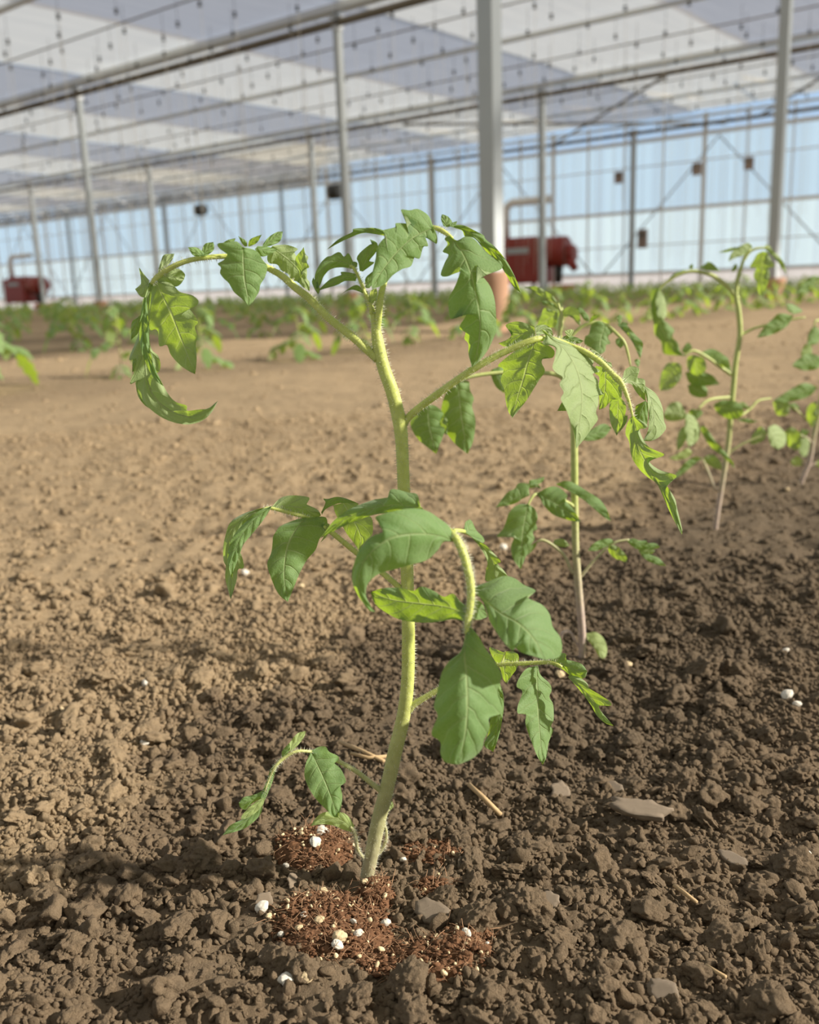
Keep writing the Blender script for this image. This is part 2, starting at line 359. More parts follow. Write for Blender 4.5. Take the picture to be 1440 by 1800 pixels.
# ------------------------------------------------------------------ greenhouse
WP = 25.0; CZ = 4.35
Rz = np.array([[D1[0], -D1[1], 0], [D1[1], D1[0], 0], [0, 0, 1]])   # local x -> D1, local y -> rotated (=-D2)
# ceiling screens
def strips(name, a0s, mat, z, w_, P0=5.6, P1=24.3, label=''):
    m = MB()
    for a0 in a0s:
        na, npp = 6, 30
        aa = np.linspace(a0, a0 + w_, na); pp = np.linspace(P0, P1, npp)
        V = [AP(a, P, z - .02 * math.sin((a - a0) / w_ * math.pi) + .008 * math.sin(P * 2.1 + a)) for a in aa for P in pp]
        Q = [[i * npp + j, i * npp + j + 1, (i + 1) * npp + j + 1, (i + 1) * npp + j] for i in range(na - 1) for j in range(npp - 1)]
        m.add(V, Q)
    o = m.build(name, mat); return tag(o, label, 'ceiling', kind='structure')
P_ = 6.55
strips('ceiling', [13.1 + 3.35 - P_ * 3 + P_ * k for k in range(0, 10)], M['screen'], CZ, P_ - 3.3, label='grey shade screen bands under the greenhouse roof')
strips('ceiling', [13.1 - P_ * 2 + P_ * k for k in range(0, 9)], M['screen_sunlit'], CZ + .03, 3.45, label='sunlit bands of the shade screen, light put into the cloth colour')
# end wall
A0, A1 = 1.0, 62.0; WT = 3.9
m = MB(); m.box(AP((A0 + A1) / 2, WP, (2.15 + WT) / 2), (A1 - A0, .012, WT - 2.15), Rz); 
V = [AP(A0, WP, 2.1), AP(A1, WP, 2.1), AP(A1, WP, WT), AP(A0, WP, WT)]
m = MB(); m.add(V, [[0, 1, 2, 3]]); tag(m.build('wall_back', M['poly'], smooth=False), 'upper half of the light blue translucent end wall', 'wall', kind='structure')
m = MB(); m.add([AP(A0, WP, .45), AP(A1, WP, .45), AP(A1, WP, 2.1), AP(A0, WP, 2.1)], [[0, 1, 2, 3]]); tag(m.build('wall_back', M['polylow'], smooth=False), 'lower half of the light blue translucent end wall', 'wall', kind='structure')
m = MB(); m.add([AP(A0, WP - .03, -.05), AP(A1, WP - .03, -.05), AP(A1, WP - .03, .46), AP(A0, WP - .03, .46)], [[0, 1, 2, 3]]); tag(m.build('baseboard_back', M['kerb'], smooth=False), 'pale kerb along the foot of the end wall', 'kerb', kind='structure')
m = MB(); m.add([AP(A0, WP, WT), AP(A1, WP, WT), AP(A1, WP + .2, 5.4), AP(A0, WP + .2, 5.4)], [[0, 1, 2, 3]]); tag(m.build('window_1', M['glass'], smooth=False), 'clear glazing above the end wall', 'window', kind='structure')
m = MB()
for z, h in ((2.1, .09), (WT, .10), (.48, .06), (3.25, .03), (1.2, .03)): m.box(AP((A0 + A1) / 2, WP - .04, z), (A1 - A0, .06, h), Rz)
tag(m.build('trim_1', M['white'], smooth=False), 'white horizontal rails of the end wall', 'rail', kind='structure')
m = MB(); a = A0; i = 0
while a < A1:
    wd = .11 if i % 4 == 0 else .035
    m.box(AP(a, WP - .06, 2.2), (wd, .07, WT + .5), Rz); a += 1.11; i += 1
tag(m.build('trim_2', M['white'], smooth=False), 'white vertical mullions of the end wall', 'mullion', kind='structure')
m = MB()
for k in range(8):
    a = 6.3 + k * 6.65
    for s in (0, 1):
        p, q = (AP(a + .1, WP - .09, .5), AP(a + 3.2, WP - .09, 3.8)) if s else (AP(a + 3.2, WP - .09, 3.8), AP(a + 6.4, WP - .09, .5))
        m.tube([p, q], .022, 6)
tag(m.build('trim_3', M['alu']), 'thin diagonal braces against the end wall', 'brace', kind='structure')

# columns
def column(a, P, w_, sw, sh, taper, label, top=4.165, group='greenhouse columns'):
    b = AP(a, P, 0); t = empty('column', b, ROTA)
    tag(t, label, 'column', group)
    mm = MB(); mm.box((0, 0, top / 2 + .02), (w_, w_, top - .04), None, .006); mm.build('shaft', M['steel'], t, smooth=False)
    if sw:
        mm = MB(); zz = np.array([-.05, .0, .06, sh * .5, sh * .8, sh * .97, sh, sh]); rr = np.array([.9, .9, .93, .96, 1, 1.04, 1.0, .6]) * sw / 2
        rr = rr * np.r_[[taper] * 3, (taper + 1) / 2, 1, 1, 1, 1]
        mm.tube([(0, 0, z + i * 1e-4) for i, z in enumerate(zz)], rr, 28); o = mm.build('sleeve', M['terra'], t)
        o['label'] = 'terracotta sleeve at the foot'
    mm = MB(); mm.box((0, 0, top - .02), (w_ * 1.9, w_ * 1.9, .02)); mm.box((0, 0, top - .12), (w_ * 1.25, w_ * 1.25, .16), None, .004); mm.build('cap_bracket', M['alu'], t, smooth=False)
    return t
column(3.05, 4.62, .10, .185, .325, 1.0, 'thick nearest grey column rising behind the front seedling from a terracotta sleeve')
column(3.32, 10.35, .10, .27, .23, .72, 'grey column at the far right standing in a flared terracotta pot')
column(10.02, 11.17, .10, .25, .24, 1, 'grey column left of the front seedling top, terracotta sleeve at its foot')
column(16.72, 11.2, .10, .26, .24, 1, 'left tall grey column in front of the light wall with small terracotta foot')
column(10.73, 18.2, .12, 0, 0, 1, 'slim grey column standing in front of the red heater on the right')
column(17.5, 18.3, .11, 0, 0, 1, 'slim far column just left of the middle tall column')
column(24.17, 18.3, .11, .2, .2, 1, 'slim far column seen above the arching left leaf stalk')
column(30.5, 18.2, .11, .2, .2, 1, 'slim column in front of the red heater at the left edge')
column(11.7, 24.6, .12, 0, 0, 1, 'slim column against the end wall right of the red heater')
for k, lab in ((18.4, 'end wall column next right of the middle tall column'), (25.1, 'end wall column third from the red heater'), (31.8, 'end wall column left of centre'), (38.6, 'end wall column beside the left heater'), (5.0, 'end wall column beyond the right frame side')):
    if 6 < k: column(k, 24.6, .10, 0, 0, 1, lab)

# beams and gutters run along the column rows
def beam(P, z, r, mat, label, cat, name, a0=-3, a1=60, box=None, struts=True):
    mm = MB()
    if box: mm.box(AP((a0 + a1) / 2, P, z), (a1 - a0, box[0], box[1]), Rz, .004)
    else: mm.tube([AP(a0, P, z), AP(a1, P, z)], r, 10)
    if name == 'truss':
        mm2 = MB()
    return tag(mm.build(name, mat), label, cat)
for P, lab in ((4.6, 'nearest'), (11.2, 'first dark'), (18.2, 'second dark'), (24.6, 'last dark')):
    if P > 5: beam(P - .06, 4.06, .055 if P < 12 else .05, M['dark'], {11.2: 'dark brown steel beam crossing the top left of the roof', 18.2: 'dark steel beam over the slim middle columns', 24.6: 'dark steel beam just above the end wall'}[P], 'beam', 'beam')
gl = {7.8: 'bright gutter nearest the top left corner', 11.1: 'bluish gutter above the tall columns', 14.5: 'thin gutter between the two column rows', 18.1: 'gutter above the slim columns', 21.5: 'gutter last but one before the end wall', 24.4: 'gutter at the top of the end wall'}
for P, lab in gl.items():
    big = P in (11.1, 18.1)
    beam(P, CZ - .115, 0, M['alu'], lab, 'gutter', 'gutter', box=(.20 if big else .09, .10 if big else .06))
for i, P in enumerate((6.2, 9.4, 12.8, 16.3, 19.8, 22.9)):
    beam(P, CZ - .1, .012, M['dark'], ['screen support wire nearest the camera', 'screen support wire before the tall columns', 'screen support wire behind the tall columns', 'screen support wire before the slim columns', 'screen support wire behind the slim columns', 'screen support wire near the end wall'][i], 'wire', 'support_wire')
# cross braces in the last bays
for k, (a0, P0, a1, P1, z, lab) in enumerate(((8.0, 18.3, 14.0, 24.5, 4.08, 'diagonal roof brace sloping down right of the nearest column'), (14.5, 18.3, 9.2, 24.5, 4.0, 'diagonal roof brace crossing the other near the end wall'), (4.2, 18.3, 8.4, 24.5, 4.05, 'diagonal roof brace at the right edge near the end wall'))):
    mm = MB(); mm.tube([AP(a0, P0, z), AP(a1, P1, z)], .03, 8); tag(mm.build('roof_brace', M['dark']), lab, 'brace')
mm = MB()
for k in range(24): mm.tube([AP(-1 + k * 2.2, 21.7, 4.45), AP(-1 + k * 2.2, 25.1, 4.75)], .02, 6)
tag(mm.build('trim_4', M['white']), 'pale glazing bars of the roof end', 'glazing bar', kind='structure')

# bobbins with hanging twine
mm = MB(); zz = [.0, .0, .012, .012, .05, .05, .062, .062]; rr = [.004, .03, .03, .016, .016, .03, .03, .004]
mm.tube([(0, 0, -.03 + z + i * 1e-4) for i, z in enumerate(zz)], rr, 12); mm.tube([(0, 0, .03), (0, 0, .345)], .003, 5)
bob0 = mm.build('twine_bobbin', M['black'], None); twl = []
for L in (3.55, 2.6, 3.3):
    t_ = MB(); t_.tube([(.01, 0, -.02), (.012, .004, -L * .5), (.01, 0, -L)], .0028, 5); o = t_.build('twine', M['twine'], bob0); o['label'] = 'pale hanging twine'; twl.append(o.data)
    if L != 3.55: bpy.data.objects.remove(o)
tag(bob0, 'black bobbin with hanging twine under the shade screen', 'bobbin', 'black bobbins hanging under the shade screen')
spots = []
for k in range(0, 34):
    for j in range(0, 22):
        a = 3.4 + k * .8 + random.uniform(-.12, .12); P = 6.9 + j * .82 + (k % 2) * .4 + random.uniform(-.15, .15)
        if P > 24 or min(abs(P - q) for q in (7.8, 11.1, 14.5, 18.1, 21.5)) < .14: continue
        x, y, z = proj(AP(a, P, 4.0))
        if z > 0 and 5 < x < 1435 and 5 < y < 330 and not (P > 22 and (12 < a < 15.6 or 38 < a < 42)) and not (16.4 < P < 17.6 and 15 < a < 18) and not (19.4 < P < 20.6 and 21 < a < 26): spots.append((z, a, P))
spots.sort(); random.seed(3); near = spots[:150]; rest = random.sample(spots[150:], max(0, min(140, len(spots) - 150))); spots = near + rest
for i, (z, a, P) in enumerate(spots):
    o = bob0 if i == 0 else copy_tree(bob0)
    o.location = AP(a, P, 4.0); o.children[0].data = twl[i % 3]
    bay = ['in the nearest bay', 'before the first beam', 'behind the first beam', 'before the second beam', 'behind the second beam', 'near the end wall'][int(np.searchsorted([7.8, 11.1, 14.5, 18.1, 21.5], P))]
    x_ = proj(AP(a, P, 4.0))[0]; side = ['left of the left tall column', 'right of the left tall column', 'left of the thick column', 'right of the thick column', 'near the right column'][int(np.searchsorted([145, 370, 730, 1120], x_))]
    tag(o, 'black bobbin hanging ' + bay + ', ' + side, None, 'black bobbins hanging ' + bay + ' ' + side)

# heaters
def heater(a, P, s):
    t = empty('heater', AP(a, P, 0), ROTA)
    mm = MB(); mm.box((.55 * s, 0, .88), (1.35 * s, .9, 1.15), None, .05); mm.box((.55 * s, 0, 1.48), (1.0 * s, .6, .14), None, .03); mm.build('casing', M['red'], t, smooth=False)
    mm = MB(); mm.box((.5 * s, .46, 1.18), (.7 * s, .02, .16), None, .004); o = mm.build('name_plate', M['steel'], t, smooth=False); o['label'] = 'grey plate on the casing'
    mm = MB(); mm.tube([(-.12 * s, 0, 1.12), (-.16 * s, 0, 1.12), (-.75 * s, 0, 1.12), (-.8 * s, 0, 1.12)], [.36, .40, .40, .33], 24); mm.build('burner_drum', M['red'], t)
    mm = MB(); mm.tube([(-.8 * s, 0, 1.05), (-1.0 * s, 0, 1.05), (-1.02 * s, 0, 1.05)], [.22, .22, .12], 20); mm.tube([(-.9 * s, .1, .9), (-1.1 * s, .1, .62)], [.14, .1], 14); mm.build('burner', M['red'], t)
    mm = MB(); mm.tube([(-.55 * s, .05, .28), (-.56 * s, .05, .75)], [.1, .12], 14); mm.build('gas_valve', M['black'], t)
    mm = MB(); mm.box((-.65 * s, 0, .14), (.5, .5, .2), None, .02); o = mm.build('base', M['orange'], t, smooth=False); o['label'] = 'orange base'
    for x in (0.05, 1.1):
        for y in (-.35, .35):
            mm = MB(); mm.box((x * s, y, .15), (.08, .08, .34), None, .008); mm.build('leg', M['black'], t, smooth=False)
    mm = MB(); mm.tube([(1.15 * s, 0, 1.5), (1.15 * s, 0, 2.25), (1.1 * s, 0, 2.42), (.95 * s, 0, 2.5), (-.3 * s, 0, 2.5)], .11, 16); o = mm.build('flue_duct', M['white'], t); o['label'] = 'white duct'
    return t
h1 = heater(13.75, 23.3, 1.0); tag(h1, 'red heater with burner drum behind the slim column at right', 'heater')
h2 = copy_tree(h1); h2.location = AP(40.0, 23.3, 0); h2.scale = (1.25, 1, .92); tag(h2, 'red heater at the left edge of the view before the end wall', 'heater')
# wall boxes
def wbox(a, z, w_, h_, lab):
    t = empty('card_box', AP(a, WP - .16, z), ROTA); mm = MB(); mm.box((0, 0, 0), (w_, .1, h_), None, .008); mm.build('body', M['boxbrown'], t, smooth=False)
    mm = MB(); mm.box((0, .055, h_ * .2), (w_ * .5, .012, h_ * .25), None, .002); mm.build('lid', M['dark'], t, smooth=False)
    tag(t, lab, 'box')
wbox(12.23, 3.03, .22, .3, 'small brown box high on the end wall, nearest the thick column')
wbox(10.04, 3.03, .22, .3, 'small brown box high on the end wall, middle of the three')
wbox(8.69, 3.03, .22, .3, 'small brown box high on the end wall, next to the right column')
wbox(11.5, 1.38, .26, .5, 'taller brown box low on the end wall right of the red heater')
def fan(px, py, P, lab):
    d = ray(px, py); t_ = P / (d @ D2); c = CAM + d * t_
    t = empty('circulation_fan', c, ROTA)
    mm = MB(); mm.tube([(-.16, 0, 0), (-.155, 0, 0), (.155, 0, 0), (.16, 0, 0)], [.14, .17, .17, .14], 20); mm.build('housing', M['black'], t)
    mm = MB(); mm.tube([(0, 0, .15), (0, 0, 4.06 - c[2])], .012, 6); mm.build('hanger', M['steel'], t); tag(t, lab, 'fan')
fan(590, 337, 17.0, 'black circulation fan hanging beside the middle tall column')
fan(353, 369, 20.0, 'black circulation fan hanging left of centre above the arching leaf')

# ------------------------------------------------------------------ leaf and plant builders
def T(pts, tr):
    x0, y0, s = tr; return [(x0 + x / s, y0 + y / s) for x, y in pts]
def leaflet(parent, tr, mid, left, right, Y, dy=(0, 0), tilt=0.0, k=(.3, .3), under=False, mat='leaf', n=52, m=6, bow=0.0, name='leaflet', org=None):
    mid = cat_(T(mid, tr), n); L = cat_(T(left, tr), n); Rr = cat_(T(right, tr), n)
    base = mid[0]
    s_ = np.linspace(-1, 1, 2 * m + 1); V = []; UVs = []
    UL = 1.0; ph = random.uniform(0, 6); LS = min(1.3, np.linalg.norm(mid[-1] - mid[0]) * Y / F / .034); UL = max(.4, min(1.0, LS * 1.1))
    for i in range(n):
        t = i / (n - 1); mp = mid[i]; Yc = Y + dy[0] + (dy[1] - dy[0]) * t + bow * math.sin(math.pi * t)
        for s in s_:
            e = L[i] if s < 0 else Rr[i]; q = mp + (e - mp) * abs(s); lat = np.hypot(*(q - mp)) * Y / F; kk = k[0] if s < 0 else k[1]
            yy = Yc + kk * lat * (abs(s) ** .6) + tilt * (q[0] - mp[0]) * Y / F
            yy += .0013 * LS * math.sin(ph + t * 17 + s * 2.5) * abs(s) ** 2
            yy += -.0006 * LS * abs(math.sin(math.pi * 6.5 * (t - .16 * abs(s) ** 1.3))) * min(1, 3 * abs(s)) * (1 - abs(s) ** 4)
            V.append(atY(q[0], q[1], yy)); UVs.append((t * UL, .5 + .5 * s))
    c = 2 * m + 1; Q = [[i * c + j, i * c + j + 1, (i + 1) * c + j + 1, (i + 1) * c + j] for i in range(n - 1) for j in range(c - 1)]
    V = np.array(V); Qa = np.array(Q)
    nn = np.cross(V[Qa[:, 2]] - V[Qa[:, 0]], V[Qa[:, 3]] - V[Qa[:, 1]]).sum(0)
    if (nn @ (V.mean(0) - CAM) > 0) != under: Qa = Qa[:, ::-1]
    if org is not None: V = V - org
    return link(name, mesh_np(name, V, Qa, M[mat], uv=UVs), parent)
def px_tube(pts, Y, n=None, tr=(0, 0, 1)):
    """pts: (px, py, width_px, dy)"""
    P = np.array(pts, float); P[:, 0] = tr[0] + P[:, 0] / tr[2]; P[:, 1] = tr[1] + P[:, 1] / tr[2]
    C = cat_(P, n or 6 * len(P)); return np.array([atY(x, y, Y + d) for x, y, w_, d in C]), C[:, 2] * .5 * (Y + C[:, 3]) / F / math.cos(TH) / tr[2]
def tube_obj(name, pts, Y, mat, parent, org, tr=(0, 0, 1), n=None, k=12):
    P, r = px_tube(pts, Y, n, tr); mm = MB(); mm.tube(P - org, r, k); o = mm.build(name, M[mat], parent); return o, P, r
def hairs(parent, segs, org, cnt, ln):
    V = []; Fc = []
    for P, r, wgt in segs:
        wgt = min(1.0, np.linalg.norm(np.diff(P, axis=0), axis=1).sum() / .24 * .9)
        for _ in range(int(cnt * wgt)):
            i = random.randrange(len(P) - 1); f = random.random(); p = P[i] * (1 - f) + P[i + 1] * f; rr = r[i]
            t = P[i + 1] - P[i]; t /= np.linalg.norm(t) + 1e-9; d = rng.normal(size=3); d -= t * (d @ t); d /= np.linalg.norm(d)
            L = random.uniform(.35, 1) * ln; tip = p + d * (rr + L) + t * L * random.uniform(-.3, .3); s = np.cross(d, t) * .00007; u = t * .00007; b = p + d * rr * .9; j = len(V)
            V += [b + s, b - s * .5 + u, b - s * .5 - u, tip]; Fc += [[j, j + 1, j + 3], [j + 1, j + 2, j + 3], [j + 2, j, j + 3]]
    o = link('hairs', mesh_np('hairs', np.array(V) - org, Fc, M['hair']), parent); o['kind'] = 'stuff'; o['label'] = 'fine pale hairs on the stem'; return o

T5 = (200, 350, 3.4286); T6 = (540, 340, 3.6); T7 = (800, 500, 3.4286); T8 = (370, 840, 4.114); T9 = (560, 840, 3.1304); T10 = (840, 820, 3.3333); T11 = (380, 1260, 4.2353)
T12 = (1060, 400, 3.2727); T13 = (920, 480, 6.427); T14 = (1120, 410, 4.5); T15 = (1120, 640, 4.5); T16 = (860, 820, 4.235)

#=== MAIN PLANT ===
def main_plant():
    Y = .345; org = BASES[0]; t = empty('tomato_plant', org)
    tag(t, 'large tomato seedling in sharp focus in the foreground, with drooping lobed leaves', 'tomato plant', 'tomato seedlings of the front row')
    st, P, r = tube_obj('stem', [(640, 1585, 22, .002), (643, 1553, 25, 0), (652, 1507, 27, 0), (667, 1437, 28, 0), (681, 1383, 27, 0), (695, 1319, 27, 0), (706, 1275, 26, 0), (713, 1235, 25, 0), (717, 1190, 24, 0), (718, 1130, 24, 0), (717, 1050, 23, 0), (714, 950, 23, 0), (710, 860, 22, 0), (707, 790, 22, 0), (703, 745, 24, 0), (690, 690, 23, 0), (674, 645, 22, 0), (664, 600, 20, 0), (657, 555, 11, 0), (645, 523, 8, 0), (634, 495, 5, 0), (621, 468, 4, 0)], Y, 'stem', t, org, n=130, k=18)
    segs = [(P, r, 1.0)]
    def lf(nm, pts, tr=(0, 0, 1)):
        o, P, r = tube_obj(nm, pts, Y, 'stem', t, org, tr, n=60, k=12); segs.append((P, r, .35)); return o
    def lt(par, *a, **kw): return leaflet(par, *a, Y=Y, org=org, **kw)
    # leaf 1, upper left, arching over
    a = lf('leaf', [(1590, 965, 50, 0), (1440, 830, 48, 0), (1300, 720, 46, .002), (1180, 600, 44, .003), (1090, 530, 42, .003), (1010, 460, 38, .003), (920, 410, 34, .003), (850, 372, 30, .003), (760, 348, 28, .003), (660, 345, 28, .002), (560, 352, 28, 0), (470, 365, 28, 0), (380, 395, 30, 0), (300, 440, 32, 0), (250, 480, 30, 0), (225, 510, 16, 0)], T5)
    lt(a, T5, [(780, 290), (782, 380), (788, 480), (805, 570), (817, 645)], [(780, 290), (740, 255), (690, 262), (625, 268), (640, 300), (685, 328), (665, 365), (625, 390), (647, 412), (640, 445), (665, 480), (692, 505), (725, 560), (770, 600), (817, 645)], [(780, 290), (830, 300), (870, 320), (900, 370), (925, 405), (912, 470), (885, 515), (875, 560), (845, 610), (817, 645)], dy=(-.008, -.012), tilt=.15, k=(.35, .35))
    lt(a, T5, [(950, 290), (1020, 340), (1090, 400), (1140, 470), (1180, 555)], [(945, 300), (925, 345), (935, 385), (985, 395), (1010, 430), (1050, 450), (1070, 485), (1110, 500), (1140, 530), (1180, 555)], [(960, 280), (1040, 275), (1110, 300), (1085, 312), (1120, 370), (1150, 380), (1165, 430), (1165, 480), (1180, 500), (1180, 555)], dy=(.006, .010), tilt=.1, k=(.2, .2), under=True)
    lt(a, T5, [(1112, 505), (1135, 420), (1140, 350), (1145, 288)], [(1108, 500), (1120, 440), (1094, 390), (1100, 345), (1130, 310), (1145, 288)], [(1120, 505), (1150, 430), (1178, 410), (1165, 380), (1172, 350), (1155, 330), (1145, 288)], dy=(.002, 0), tilt=-.5, k=(.3, .3), under=True)
    lt(a, T5, [(895, 292), (940, 255), (980, 225), (1020, 195)], [(900, 270), (935, 228), (985, 198), (1020, 195)], [(905, 292), (960, 276), (1005, 250), (1020, 195)], dy=(0, .004), tilt=-.2)
    lt(a, T5, [(812, 285), (845, 250), (893, 213)], [(810, 275), (825, 240), (893, 213)], [(820, 285), (865, 262), (893, 213)], dy=(0, -.004), n=24, m=4)
    lt(a, T5, [(800, 285), (780, 255), (750, 222)], [(788, 285), (770, 262), (750, 222)], [(806, 280), (795, 250), (750, 222)], dy=(0, -.002), n=20, m=3)
    lt(a, T5, [(730, 270), (700, 250), (735, 235)], [(660, 262), (690, 245), (735, 235)], [(700, 262), (725, 255), (735, 235)], dy=(0, .002), n=20, m=3)
    lt(a, T5, [(860, 292), (920, 310), (985, 305)], [(865, 282), (930, 288), (985, 305)], [(850, 300), (885, 345), (940, 335), (985, 305)], dy=(-.004, .002), tilt=.2, n=24, m=4)
    lt(a, T5, [(540, 345), (495, 318), (447, 290)], [(545, 320), (500, 292), (447, 290)], [(535, 345), (480, 340), (447, 290)], dy=(-.002, -.006), tilt=.3, n=28, m=4)
    lt(a, T5, [(530, 340), (570, 300), (600, 258)], [(528, 318), (550, 270), (600, 258)], [(560, 342), (600, 310), (605, 280), (600, 258)], dy=(-.002, -.001), tilt=.1, n=28, m=4)
    lt(a, T5, [(255, 500), (300, 600), (350, 700), (400, 830), (450, 950), (490, 1055)], [(235, 500), (225, 560), (222, 650), (215, 780), (252, 785), (268, 805), (275, 885), (320, 880), (345, 940), (400, 1000), (450, 1035), (490, 1055)], [(270, 495), (330, 500), (370, 530), (400, 560), (470, 578), (510, 612), (500, 640), (450, 650), (480, 690), (508, 742), (488, 772), (505, 825), (495, 870), (500, 950), (497, 1010), (490, 1055)], dy=(.002, .006), tilt=-.75, k=(.15, .15), under=True, n=80, m=8)
    lt(a, T5, [(262, 482), (330, 465), (425, 482)], [(270, 462), (330, 425), (390, 420), (428, 450), (425, 482)], [(262, 500), (330, 515), (370, 528), (400, 515), (425, 482)], dy=(0, .006), tilt=-.5, under=True, n=36)
    lt(a, T5, [(270, 440), (315, 385), (366, 328)], [(268, 425), (285, 370), (305, 335), (366, 328)], [(285, 440), (330, 395), (355, 360), (366, 328)], dy=(0, .004), tilt=-.5, under=True, n=24, m=4)
    lt(a, T5, [(212, 510), (170, 530), (128, 542)], [(215, 490), (180, 450), (153, 412), (160, 450), (178, 490), (150, 525), (128, 542)], [(215, 540), (200, 592), (160, 585), (128, 542)], dy=(0, .004), tilt=-.4, under=True, n=36, m=4)
    # the long curling end leaflet: pale underside, then its folded dark flap
    lt(a, T5, [(225, 500), (200, 640), (190, 760), (185, 880), (190, 1000), (205, 1100), (250, 1200), (340, 1275), (450, 1310), (560, 1275), (628, 1215)], [(215, 500), (185, 600), (165, 690), (150, 810), (92, 965), (140, 962), (118, 1050), (97, 1117), (150, 1090), (140, 1130), (178, 1220), (250, 1290), (330, 1335), (430, 1358), (525, 1340), (590, 1285), (628, 1215)], [(240, 500), (225, 600), (215, 700), (215, 800), (225, 900), (268, 945), (282, 1000), (270, 1045), (240, 1000), (300, 1125), (340, 1190), (380, 1225), (440, 1245), (440, 1275), (510, 1268), (570, 1260), (628, 1215)], dy=(.002, -.012), tilt=.25, k=(.2, -.2), under=True, n=100, m=8)
    lt(a, T5, [(190, 590), (180, 760), (195, 900), (240, 1030), (300, 1128)], [(178, 600), (155, 760), (160, 880), (190, 980), (245, 1085), (300, 1128)], [(196, 590), (210, 750), (217, 900), (250, 1020), (300, 1128)], dy=(-.005, -.012), tilt=-.3, k=(.2, .2), n=60)
    lt(a, T5, [(160, 700), (130, 770), (104, 850)], [(145, 712), (110, 740), (104, 800), (104, 850)], [(160, 720), (150, 800), (104, 850)], dy=(.004, .006), tilt=-.3, n=28, m=4)
    lt(a, T5, [(150, 950), (120, 1000), (112, 1045)], [(115, 965), (112, 1000), (112, 1045)], [(150, 970), (135, 1020), (112, 1045)], dy=(.006, .006), tilt=-.2, n=20, m=3)
    lt(a, T5, [(140, 1090), (160, 1180), (235, 1270)], [(130, 1110), (148, 1190), (190, 1245), (235, 1270)], [(160, 1090), (180, 1150), (210, 1240), (235, 1270)], dy=(.0, -.004), tilt=-.4, n=24, m=3)
    # leaf 2, top centre
    b = lf('leaf', [(452, 1000, 50, 0), (442, 900, 44, 0), (450, 800, 42, -.001), (460, 700, 40, -.002), (478, 600, 36, -.002), (520, 470, 34, .004), (600, 340, 32, .006), (700, 250, 30, .004), (790, 215, 26, 0), (860, 240, 28, -.002), (920, 285, 20, -.003)], T6)
    lt(b, T6, [(800, 215), (690, 270), (600, 340), (520, 430), (450, 530), (410, 607)], [(800, 215), (780, 160), (755, 128), (700, 98), (650, 106), (594, 102), (620, 140), (688, 182), (640, 190), (562, 188), (560, 212), (480, 235), (505, 265), (470, 300), (440, 350), (436, 400), (420, 470), (405, 540), (410, 607)], [(800, 215), (822, 270), (817, 320), (770, 272), (748, 275), (767, 332), (735, 340), (712, 412), (680, 405), (657, 460), (600, 480), (540, 520), (490, 575), (410, 607)], dy=(-.004, -.02), tilt=.25, k=(.25, .3), n=90, m=8)
    lt(b, T6, [(505, 252), (400, 235), (290, 255), (200, 300), (122, 358)], [(500, 240), (440, 220), (370, 218), (292, 224), (285, 245), (200, 288), (122, 358)], [(505, 270), (430, 258), (350, 252), (250, 290), (180, 325), (122, 358)], dy=(0, .004), tilt=.0, k=(.5, .5), n=50, m=4)
    lt(b, T6, [(905, 270), (960, 340), (1010, 430), (1050, 560), (1085, 700), (1095, 850), (1080, 980), (1045, 1100)], [(890, 268), (870, 290), (890, 320), (857, 368), (895, 388), (870, 440), (846, 518), (900, 522), (940, 480), (968, 465), (962, 520), (930, 600), (900, 660), (897, 740), (913, 797), (960, 740), (1003, 705), (1008, 765), (963, 850), (1002, 872), (995, 920), (1020, 950), (1022, 1020), (1045, 1100)], [(905, 268), (950, 298), (1000, 273), (1060, 290), (1130, 370), (1235, 462), (1180, 498), (1120, 490), (1068, 450), (1100, 510), (1160, 590), (1190, 690), (1197, 850), (1190, 890), (1150, 980), (1100, 1050), (1045, 1100)], dy=(-.004, -.01), tilt=.1, k=(.4, .5), bow=-.014, n=100, m=8)
    lt(b, T6, [(915, 205), (1030, 250), (1130, 325), (1220, 410), (1290, 500), (1350, 630)], [(915, 198), (990, 202), (1060, 235), (1118, 265), (1130, 290), (1190, 340), (1250, 410), (1290, 475), (1330, 560), (1350, 630)], [(915, 212), (980, 235), (1000, 275), (1060, 285), (1130, 365), (1170, 400), (1220, 450), (1260, 515), (1310, 595), (1350, 630)], dy=(.003, .008), tilt=-.45, k=(.2, .2), n=60, m=4)
    lt(b, T6, [(882, 215), (872, 170), (860, 133)], [(862, 205), (848, 165), (852, 135), (860, 133)], [(908, 210), (918, 180), (890, 145), (860, 133)], dy=(0, .003), tilt=.1, n=24, m=4)
    lt(b, T6, [(905, 205), (930, 192), (950, 175)], [(900, 190), (925, 182), (950, 175)], [(915, 215), (940, 205), (950, 175)], dy=(0, .002), n=16, m=3)
    # growing tip
    c = lf('leaf', [(405, 760, 22, -.001), (395, 680, 22, -.003), (370, 640, 20, -.004), (345, 580, 18, -.004), (320, 520, 18, -.004), (292, 470, 18, -.004), (270, 455, 12, -.004)], T6)
    lt(c, T6, [(288, 460), (200, 425), (120, 455), (75, 520), (62, 602)], [(295, 440), (262, 378), (235, 400), (212, 375), (190, 373), (150, 395), (120, 405), (75, 455), (48, 530), (62, 602)], [(290, 480), (220, 468), (150, 480), (105, 525), (85, 575), (62, 602)], dy=(-.004, -.006), tilt=.1, k=(.4, .5), n=60)
    lt(c, T6, [(55, 560), (50, 600), (70, 640)], [(40, 530), (30, 560), (45, 600), (70, 640)], [(65, 560), (80, 610), (70, 640)], dy=(-.006, -.006), n=20, m=3)
    lt(c, T6, [(315, 530), (230, 535), (150, 575), (62, 618)], [(318, 510), (250, 497), (210, 498), (222, 512), (150, 540), (90, 592), (62, 618)], [(305, 555), (240, 555), (190, 580), (120, 600), (62, 618)], dy=(-.004, -.008), tilt=.1, k=(.4, .4), n=50, m=5)
